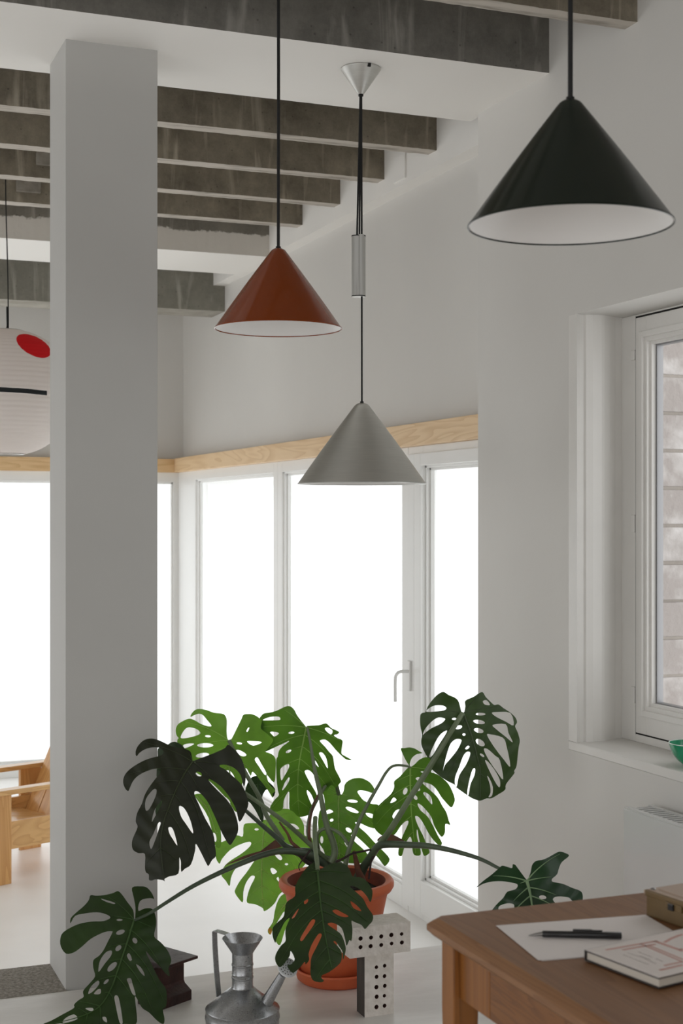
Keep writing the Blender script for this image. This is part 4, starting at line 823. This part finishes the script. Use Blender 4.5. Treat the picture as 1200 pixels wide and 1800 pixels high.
# ------------------------------------------------------------------ perforated bricks
M_pbrick = mat('pale_grey_fired_brick', (240, 234, 228), 0.85, rgb2=(224, 217, 209), vscale=40, bump=0.35, bscale=120)
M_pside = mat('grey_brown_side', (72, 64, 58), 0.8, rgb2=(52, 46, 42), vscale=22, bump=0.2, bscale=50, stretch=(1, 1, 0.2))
M_hole = mat('brick_hole_dark', (84, 52, 42), 0.9)
def pbrick(label, x0, x1, y0, y1, z0, z1, nx, nz, mx0, mx1, mz0, mz1, side, hr=0.0064):
    "brick with real holes in its front (y0) face; the hole grid occupies margins mx, mz"
    xs = [x0, x0+mx0]+[x0+mx0+(x1-x0-mx0-mx1)*(i+1)/nx for i in range(nx)]+[x1]
    zs = [z0, z0+mz0]+[z0+mz0+(z1-z0-mz0-mz1)*(i+1)/nz for i in range(nz)]+[z1]
    V, F, fm = [], [], []
    def vid(p): V.append(p); return len(V)-1
    for i in range(len(xs)-1):
        for j in range(len(zs)-1):
            a, b, c, d = xs[i], xs[i+1], zs[j], zs[j+1]
            if 1 <= i <= nx and 1 <= j <= nz:
                cx, cz_ = (a+b)/2+random.uniform(-.0008, .0008), (c+d)/2+random.uniform(-.0008, .0008); hr_ = hr*random.uniform(0.88, 1.12)
                per = [(a, c), ((a+b)/2, c), (b, c), (b, (c+d)/2), (b, d), ((a+b)/2, d), (a, d), (a, (c+d)/2)]
                ang = [math.atan2(p[1]-(c+d)/2, p[0]-(a+b)/2) for p in per]
                o = [vid((p[0], y0, p[1])) for p in per]
                h = [vid((cx+hr_*math.cos(t), y0, cz_+hr_*math.sin(t))) for t in ang]
                k = [vid((cx+hr_*math.cos(t), y0+0.035, cz_+hr_*math.sin(t))) for t in ang]
                for q in range(8):
                    r = (q+1) % 8
                    F.append((o[q], o[r], h[r], h[q])); fm.append(0)
                    F.append((h[q], h[r], k[r], k[q])); fm.append(2)
                F.append(tuple(k)); fm.append(2)
            else:
                F.append(tuple(vid(p) for p in ((a, y0, c), (b, y0, c), (b, y0, d), (a, y0, d)))); fm.append(0)
    o = [vid(p) for p in ((x0, y0, z0), (x1, y0, z0), (x1, y0, z1), (x0, y0, z1), (x0, y1, z0), (x1, y1, z0), (x1, y1, z1), (x0, y1, z1))]
    for f, mi in (((0, 4, 5, 1), 0), ((1, 5, 6, 2), 0), ((3, 2, 6, 7), 0), ((0, 3, 7, 4), side), ((4, 7, 6, 5), 0)):
        F.append(tuple(o[i] for i in f)); fm.append(mi)
    ob = mesh('perforated_brick', V, F, None, slots=[M_pbrick, M_pside, M_hole], fmat=fm, origin=((x0+x1)/2, (y0+y1)/2, z0))
    return tag(ob, label, 'brick')
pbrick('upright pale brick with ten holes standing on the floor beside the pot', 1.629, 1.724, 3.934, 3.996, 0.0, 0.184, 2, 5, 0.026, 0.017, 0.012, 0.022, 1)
pbrick('pale brick with two rows of holes balanced across the upright brick', 1.578, 1.776, 3.926, 4.03, 0.1845, 0.2745, 5, 2, 0.017, 0.012, 0.017, 0.021, 0)

# ------------------------------------------------------------------ watering can
M_galv = bpy.data.materials.new('galvanised_steel'); M_galv.use_nodes = True; nt, b = nodes(M_galv)
b.inputs['Metallic'].default_value = 0.9
N, L = nt.nodes.new, nt.links.new
tc = N('ShaderNodeTexCoord'); v = N('ShaderNodeTexVoronoi'); v.inputs['Scale'].default_value = 420; L(tc.outputs['Object'], v.inputs['Vector'])
mx = N('ShaderNodeMix'); mx.data_type = 'RGBA'; mx.inputs['A'].default_value = lin((150, 151, 153)); mx.inputs['B'].default_value = lin((176, 178, 180)); L(v.outputs['Color'], mx.inputs['Factor']); L(mx.outputs['Result'], b.inputs['Base Color'])
mr = N('ShaderNodeMapRange'); mr.inputs[3].default_value = 0.26; mr.inputs[4].default_value = 0.36; L(v.outputs['Color'], mr.inputs[0]); L(mr.outputs[0], b.inputs['Roughness'])
CD = 4.05; CC = P(426, 908, CD); cc = (CC.x, CC.y)
wcn = empty('watering_can', (CC.x, CC.y, 0), 'galvanised metal watering can with funnel neck, flat handle and rose spout', 'watering can')
def Rz(r0): return r0
lathe('body', [(0.001, 0.001), (0.100, 0.0), (0.1045, 0.003), (0.1045, 0.030), (0.1062, 0.033), (0.1062, 0.037), (0.1045, 0.040), (0.1045, 0.072), (0.1066, 0.075), (0.1066, 0.080), (0.1045, 0.083), (0.1045, 0.098), (0.1058, 0.100), (0.1042, 0.103), (0.032, 0.160), (0.001, 0.160)], cc, M_galv, wcn, n=96)
lathe('neck', [(0.031, 0.156), (0.0318, 0.160), (0.030, 0.163), (0.0295, 0.186), (0.0312, 0.188), (0.0312, 0.191), (0.0295, 0.193), (0.0295, 0.197), (0.0306, 0.199), (0.0295, 0.201), (0.0295, 0.222), (0.0312, 0.224), (0.0312, 0.227), (0.0295, 0.229), (0.0295, 0.262), (0.0285, 0.262), (0.0285, 0.165)], cc, M_galv, wcn, n=64)
lathe('funnel', [(0.0300, 0.258), (0.0565, 0.2985), (0.0575, 0.2998), (0.0565, 0.3008), (0.0290, 0.262)], cc, M_galv, wcn, n=72, closed=True)
Uc = Vector((C_, -S_, 0)); Wc = Vector((S_, C_, 0)); Zc = Vector((0, 0, 1)); base = Vector((CC.x, CC.y, 0))
hdir = (Uc*-0.80+Wc*0.60).normalized(); hn = hdir.cross(Zc).normalized()
def strap(name, pts, wdt, th=0.0016, normals=None):
    V = []; F = []
    for i, (r, z) in enumerate(pts):
        p = base+hdir*r+Zc*z
        a = pts[min(i+1, len(pts)-1)]; c_ = pts[max(i-1, 0)]
        t = (hdir*(a[0]-c_[0])+Zc*(a[1]-c_[1])).normalized(); nn_ = t.cross(hn).normalized()
        for sgn, q in ((-1, -1), (1, -1), (1, 1), (-1, 1)):
            V.append(p+hn*(sgn*wdt/2)+nn_*(q*th))
    for i in range(len(pts)-1):
        for k in range(4): F.append((i*4+k, i*4+(k+1) % 4, (i+1)*4+(k+1) % 4, (i+1)*4+k))
    F.append((0, 1, 2, 3)); F.append(tuple((len(pts)-1)*4+k for k in range(4)))
    return mesh(name, V, F, M_galv, wcn)
strap('handle', [(0.036, 0.268), (0.050, 0.289), (0.0575, 0.301), (0.085, 0.303), (0.103, 0.303), (0.1065, 0.300), (0.105, 0.26), (0.099, 0.19), (0.090, 0.116)], 0.019)
sdir = (Uc*0.95-Wc*0.31).normalized()
s0 = base+sdir*0.058+Zc*0.098; s1 = base+sdir*0.124+Zc*0.212
tube('spout', [s0, s0.lerp(s1, 0.5), s1], [0.0195, 0.0155, 0.0115], M_galv, wcn, n=24)
ax = ((s1-s0).normalized()-Wc*0.75).normalized(); s2 = s1+ax*0.036
rose = tube('rose', [s1-ax*0.004, s1+ax*0.006, s2], [0.0125, 0.0135, 0.029], M_galv, wcn, n=32)
M_rose = mat('rose_plate_white_metal', (214, 216, 218), 0.4, metal=0.3)
q1 = ax.cross(Vector((0, 1, 0))).normalized(); q2 = ax.cross(q1)
V = []; F = []
for ring_ in (0, 1):
    for k in range(32):
        t = 2*math.pi*k/32; V.append(s2+ax*(0.0005 if ring_ == 0 else 0.003)+(q1*math.cos(t)+q2*math.sin(t))*(0.0296 if ring_ == 0 else 0.027))
V.append(s2+ax*0.0045)
for k in range(32): F += [(k, (k+1) % 32, 32+(k+1) % 32, 32+k), (32+k, 32+(k+1) % 32, 64)]
plate = mesh('rose_plate', V, F, M_rose, rose, smooth='closed')
V = []; F = []
for rr_, cnt in ((0.0, 1), (0.0075, 6), (0.0145, 11), (0.0215, 16)):
    for j in range(cnt):
        t = 2*math.pi*j/cnt+rr_*50; cpt = s2+ax*(0.0048-0.055*rr_)+(q1*math.cos(t)+q2*math.sin(t))*rr_
        n0 = len(V)
        for k in range(8): V.append(cpt+(q1*math.cos(k*math.pi/4)+q2*math.sin(k*math.pi/4))*0.0017)
        F.append(tuple(range(n0, n0+8)))
tag(mesh('spray_holes', V, F, M_dark_gap, plate), kind='stuff')

# ------------------------------------------------------------------ inverted steel rail section
M_rail = mat('rusty_brown_steel', (74, 46, 42), 0.55, rgb2=(50, 34, 32), vscale=14, bump=0.25, bscale=70, metal=0.2)
M_railtop = mat('worn_steel_top', (92, 84, 80), 0.5, rgb2=(70, 62, 58), vscale=20, bump=0.2, bscale=60, metal=0.3)
e1 = (Wc*0.77+Uc*0.64).normalized(); e2 = (Wc*0.64-Uc*0.77).normalized()     # e1 runs away to the right, e2 away to the left
B0 = on_z(337, 1757, 0.0)                                                    # far end, near side, foot of the block
wdt = 0.10
pf = [(0.0, 0.0), (0.0, 0.030), (0.030, 0.048), (0.034, 0.056), (0.034, 0.118), (0.018, 0.127), (-0.028, 0.133), (-0.028, 0.142), (0.128, 0.142), (0.128, 0.133), (0.082, 0.127), (0.066, 0.118), (0.066, 0.056), (0.070, 0.048), (0.100, 0.030), (0.100, 0.0)]
pf = [(a, b) for a, b in pf]
n = len(pf); ln_ = 0.135
V = [B0+e2*a+Zc*b-e1*(ln_ if s else 0) for s in (0, 1) for a, b in pf]
F = [(i, (i+1) % n, n+(i+1) % n, n+i) for i in range(n)]; fm = [1 if i == 7 else 0 for i in range(n)]
F += [tuple(range(n)), tuple(range(n, 2*n))[::-1]]; fm += [0, 0]
rl = mesh('rail_section', V, F, None, slots=[M_rail, M_railtop], fmat=fm, origin=B0-e1*0.065+e2*0.05, bevel=0.002)
tag(rl, 'short brown rusty steel rail piece standing on the floor behind the lowest leaf', 'metal block')

# ------------------------------------------------------------------ table
TZ = 0.75
tb = empty('table', (1.7, 1.6, 0), 'brown wooden table in the lower right, its top bearing papers and a book', 'table')
TX0, TX1, TY0, TY1 = 1.128, 2.30, 0.95, 2.432
V, F = [], []
ins = [(0.016, TZ), (0.004, TZ-0.010), (0.0, TZ-0.014), (0.0, TZ-0.024), (0.010, TZ-0.034), (0.016, TZ-0.036)]
ring_pts = lambda k: [(TX0+k+0.012, TY0+k), (TX1-k-0.012, TY0+k), (TX1-k, TY0+k+0.012), (TX1-k, TY1-k-0.012), (TX1-k-0.012, TY1-k), (TX0+k+0.012, TY1-k), (TX0+k, TY1-k-0.012), (TX0+k, TY0+k+0.012)]
for k, z in ins: V += [(x, y, z) for x, y in ring_pts(k)]
for i in range(len(ins)-1):
    for j in range(8): F.append((i*8+j, i*8+(j+1) % 8, (i+1)*8+(j+1) % 8, (i+1)*8+j))
F += [tuple(range(8)), tuple(range((len(ins)-1)*8, len(ins)*8))[::-1]]
mesh('table_top', V, F, M_table, tb)
for (x, y) in ((1.152, 2.355), (1.152, 1.0), (2.225, 2.355), (2.225, 1.0)):
    V = []; 
    for z, g in ((0, 0.012), (TZ-0.16, 0.0), (TZ-0.036, 0.0)): V += [(x+g, y+g, z), (x+0.052-g, y+g, z), (x+0.052-g, y+0.052-g, z), (x+g, y+0.052-g, z)]
    F = [(i*4+k, i*4+(k+1) % 4, (i+1)*4+(k+1) % 4, (i+1)*4+k) for i in (0, 1) for k in range(4)]+[(0, 1, 2, 3), (8, 9, 10, 11)]
    mesh('leg', V, F, M_table_leg, tb, bevel=0.003)
AZ0 = 0.612
box('apron', (1.166, 1.184, 2.24, 2.356, AZ0, TZ-0.036), M_table_leg, tb, bevel=0.001)
box('apron', (1.166, 1.184, 1.052, 2.238, AZ0, TZ-0.036), M_table_ap, tb, bevel=0.001)
box('apron', (1.203, 2.226, 2.37, 2.388, AZ0, TZ-0.036), M_table_ap, tb, bevel=0.001)
box('apron', (2.24, 2.258, 1.052, 2.356, AZ0, TZ-0.036), M_table_ap, tb, bevel=0.001)
box('apron', (1.203, 2.226, 1.02, 1.038, AZ0, TZ-0.036), M_table_ap, tb, bevel=0.001)

# paper sheets
M_sheet = mat('drawing_paper', (232, 226, 224), 0.8)
def sheet(label, corner, ux, zlo):
    ux = ux.normalized(); uy = Vector((ux.y, -ux.x, 0))
    V = []; F = []; nx, ny = 12, 9
    for z_ in (0, 0.0004):
        for i in range(nx+1):
            for j in range(ny+1):
                p = corner+ux*(0.297*i/nx)+uy*(0.21*j/ny); V.append((p.x, p.y, zlo+z_))
    m_ = (nx+1)*(ny+1)
    for i in range(nx):
        for j in range(ny):
            a = i*(ny+1)+j; F.append((a+m_, a+1+m_, a+ny+2+m_, a+ny+1+m_)); F.append((a, a+ny+1, a+ny+2, a+1))
    o = mesh('paper_sheet', V, F, M_sheet, origin=corner); return tag(o, label, 'paper', 'loose paper sheets on the table')
pA = on_z(871, 1628, TZ); pB = on_z(1136, 1609, TZ)
sheet('white paper sheet on top with the black pen lying on it', pA, pB-pA, TZ+0.0009)
sheet('white paper sheet underneath, peeking out at the left of the top sheet', pA+Vector((0.001, -0.004, 0)), (pB-pA)+Vector((0.0, 0.006, 0)), TZ+0.0004)
# pen
M_black = mat('black_resin', (14, 14, 18), 0.3, coat=0.4)
M_steel = mat('pen_steel', (150, 148, 146), 0.3, metal=1.0)
zp = TZ+0.0013+0.0064
p0 = on_z(929, 1641, zp); p1 = on_z(1092, 1644.5, zp)
pd = (p1-p0).normalized(); lnp = (p1-p0).length
pen = empty('pen', (p0+p1)/2-Vector((0, 0, 0.0064)), 'black mechanical pen with steel tip lying on the white paper', 'pen')
tube('barrel', [p0+pd*0.024, p0+pd*0.026, p0+pd*(lnp*0.6), p1-pd*0.001, p1], [0.0050, 0.0057, 0.0060, 0.0062, 0.0052], M_black, pen, n=24)
tube('tip', [p0-Vector((0,0,0.0035)), p0+pd*0.010-Vector((0,0,0.002)), p0+pd*0.025], [0.0009, 0.0026, 0.0042], M_steel, pen, n=16)
pk = Vector((0, 0, 1)); ps = pd.cross(pk)
bk = (ps*-0.5+pk*0.85).normalized()
if bk.y < 0: bk = (ps*0.5+pk*0.85).normalized()
obox('clip', p0+pd*0.078+bk*0.0062, pd, bk.cross(pd), bk, (0, 0.052, -0.0022, 0.0022, 0.0, 0.0022), M_black, pen, bevel=0.0005)
obox('clip_tongue', p0+pd*0.078+bk*0.0085, pd, bk.cross(pd), bk, (0, 0.034, -0.0018, 0.0018, 0.0, 0.0012), M_steel, pen, bevel=0.0003)

# book -------------------------------------------------
BT = 0.0185
zk0 = TZ+0.0018
kA = on_z(1028.5, 1669.5, zk0+BT); kB = on_z(1158, 1718.5, zk0+BT); kC = on_z(1200, 1636, zk0+BT)
bxv = (kB-kA); lw = bxv.length; bxv.normalize(); byv = Vector((-bxv.y, bxv.x, 0)).normalized()
if byv.dot(kC-kA) < 0: byv = -byv
bl_ = 0.255
bk_ = empty('book', kA+bxv*lw/2+byv*bl_/2-Vector((0, 0, BT)), 'white hardcover book with pink line drawing lying on the table', 'book')
M_cover = mat('book_cover_white', (224, 216, 212), 0.5); M_spine = mat('book_board_dark', (34, 26, 26), 0.5)
M_pages = mat('book_pages', (206, 198, 186), 0.8, var=0.12, vscale=3, stretch=(0.5, 0.5, 400))
O_ = kA-Vector((0, 0, BT))
obox('cover', O_, bxv, byv, Zc, (0, lw, 0, bl_, BT-0.0006, BT), M_cover, bk_)
obox('board', O_, bxv, byv, Zc, (0, lw, -0.0006, bl_, BT-0.0030, BT-0.0006), M_spine, bk_, bevel=0.0006)
obox('board', O_, bxv, byv, Zc, (0, lw, -0.0006, bl_, 0.0, 0.0024), M_spine, bk_, bevel=0.0006)
obox('spine', O_, bxv, byv, Zc, (-0.0022, 0.0006, -0.0006, bl_, 0.0, BT-0.0004), M_spine, bk_, bevel=0.0006)
obox('page_block', O_, bxv, byv, Zc, (0.001, lw-0.003, 0.003, bl_-0.003, 0.0024, BT-0.003), M_pages, bk_)
M_pink = mat('pink_print', (206, 158, 148), 0.6); M_text = mat('grey_print', (120, 112, 110), 0.6)
zt_ = zk0+BT+0.0002
def stripe(pts, wpx, m_, name):
    ox, oy, s = 1020, 1610, 0.15
    VV = []; FF = []
    q = [on_z(ox+x*s, oy+y*s, zt_) for x, y in pts]
    for a, b in zip(q, q[1:]):
        t = (b-a).normalized(); nn_ = Vector((-t.y, t.x, 0))*(wpx/2); n0 = len(VV)
        VV += [a-nn_, b-nn_, b+nn_, a+nn_]; FF.append((n0, n0+1, n0+2, n0+3))
    return VV, FF
VV = []; FF = []
for pts, wpx in (([(295,398),(900,292)], 0.006), ([(490,398),(880,330)], 0.006), ([(700,325),(1200,540)], 0.0045), ([(800,345),(1200,510)], 0.0045), ([(870,295),(1200,412)], 0.008), ([(980,312),(1060,265),(1170,222),(1200,215)], 0.006), ([(1150,395),(1200,385)], 0.006), ([(980,582),(1200,535)], 0.005), ([(925,636),(1200,572)], 0.006)):
    v, f = stripe(pts, wpx, M_pink, ''); n0 = len(VV); VV += v; FF += [tuple(i+n0 for i in q) for q in f]
mesh('cover_drawing', VV, FF, M_pink, bk_)
VV = []; FF = []
for pts in ([(675,420),(840,486)], [(880,500),(960,534)], [(690,468),(820,515)], [(550,432),(740,492)], [(750,500),(885,562)], [(500,455),(800,572)]):
    (x0, y0), (x1, y1) = pts; k = 0.0
    while k < 1:
        k2 = min(1, k+random.uniform(0.05, 0.12)); v, f = stripe([(x0+(x1-x0)*k, y0+(y1-y0)*k), (x0+(x1-x0)*k2, y0+(y1-y0)*k2)], 0.0013, M_text, ''); n0 = len(VV); VV += v; FF += [tuple(i+n0 for i in q) for q in f]
        k = k2+0.03
tag(mesh('cover_text', VV, FF, M_text, bk_), kind='stuff')

# metal tool box ---------------------------------------
M_box = mat('olive_enamel', (112, 90, 56), 0.4, rgb2=(98, 78, 46), vscale=8); M_lid = mat('beige_enamel', (178, 156, 138), 0.45)
tA = on_z(1135, 1609, TZ+0.001); tB = on_z(1200, 1632.5, TZ+0.001)
tx = (tB-tA).normalized(); ty = Vector((-tx.y, tx.x, 0)).normalized()
if ty.dot(Vector((1, 0.3, 0))) < 0: ty = -ty
tl, tw, th = 0.20, 0.135, 0.050
bo = empty('tool_box', tA+tx*tl/2+ty*tw/2, 'olive metal tool box with riveted beige lid on the table', 'box')
obox('box_body', tA, tx, ty, Zc, (0, tl, 0, tw, 0, th-0.008), M_box, bo, bevel=0.003)
lid = obox('lid', tA, tx, ty, Zc, (-0.002, tl+0.002, -0.002, tw+0.002, th-0.013, th-0.001), M_box, bo, bevel=0.002)
obox('lid_panel', tA, tx, ty, Zc, (0.002, tl-0.002, 0.002, tw-0.002, th-0.002, th), M_lid, lid, bevel=0.0006)
obox('lid_panel', tA, tx, ty, Zc, (0.016, tl-0.016, 0.016, tw-0.016, th, th+0.0014), M_lid, lid, bevel=0.0006)
for (a, b) in ((0.010, 0.009), (0.010, tw-0.040), (0.06, 0.009) if False else (tl-0.01, 0.009)):
    p = tA+tx*a+ty*b+Zc*th
    V = []; 
    pr_ = [(0.0052, 0), (0.0052, 0.0012), (0.0040, 0.0024), (0.0022, 0.0026), (0.0018, 0.0012), (0.0005, 0.0010)]
    lathe('rivet', [(r, p.z+z) for r, z in pr_], (p.x, p.y), M_steel, lid, n=20)
tube('hinge_pin', [tA-tx*0.004+ty*0.002+Zc*(th-0.010), tA-tx*0.004+ty*0.002+Zc*(th-0.003)], 0.003, M_lid, bo, n=12)
obox('latch', tA, tx, ty, Zc, (0.058, 0.10, -0.005, -0.001, th-0.022, th-0.009), M_box, bo, bevel=0.001)
obox('latch', tA, tx, ty, Zc, (0.068, 0.082, -0.009, -0.004, th-0.022, th-0.010), M_black, bo, bevel=0.001)
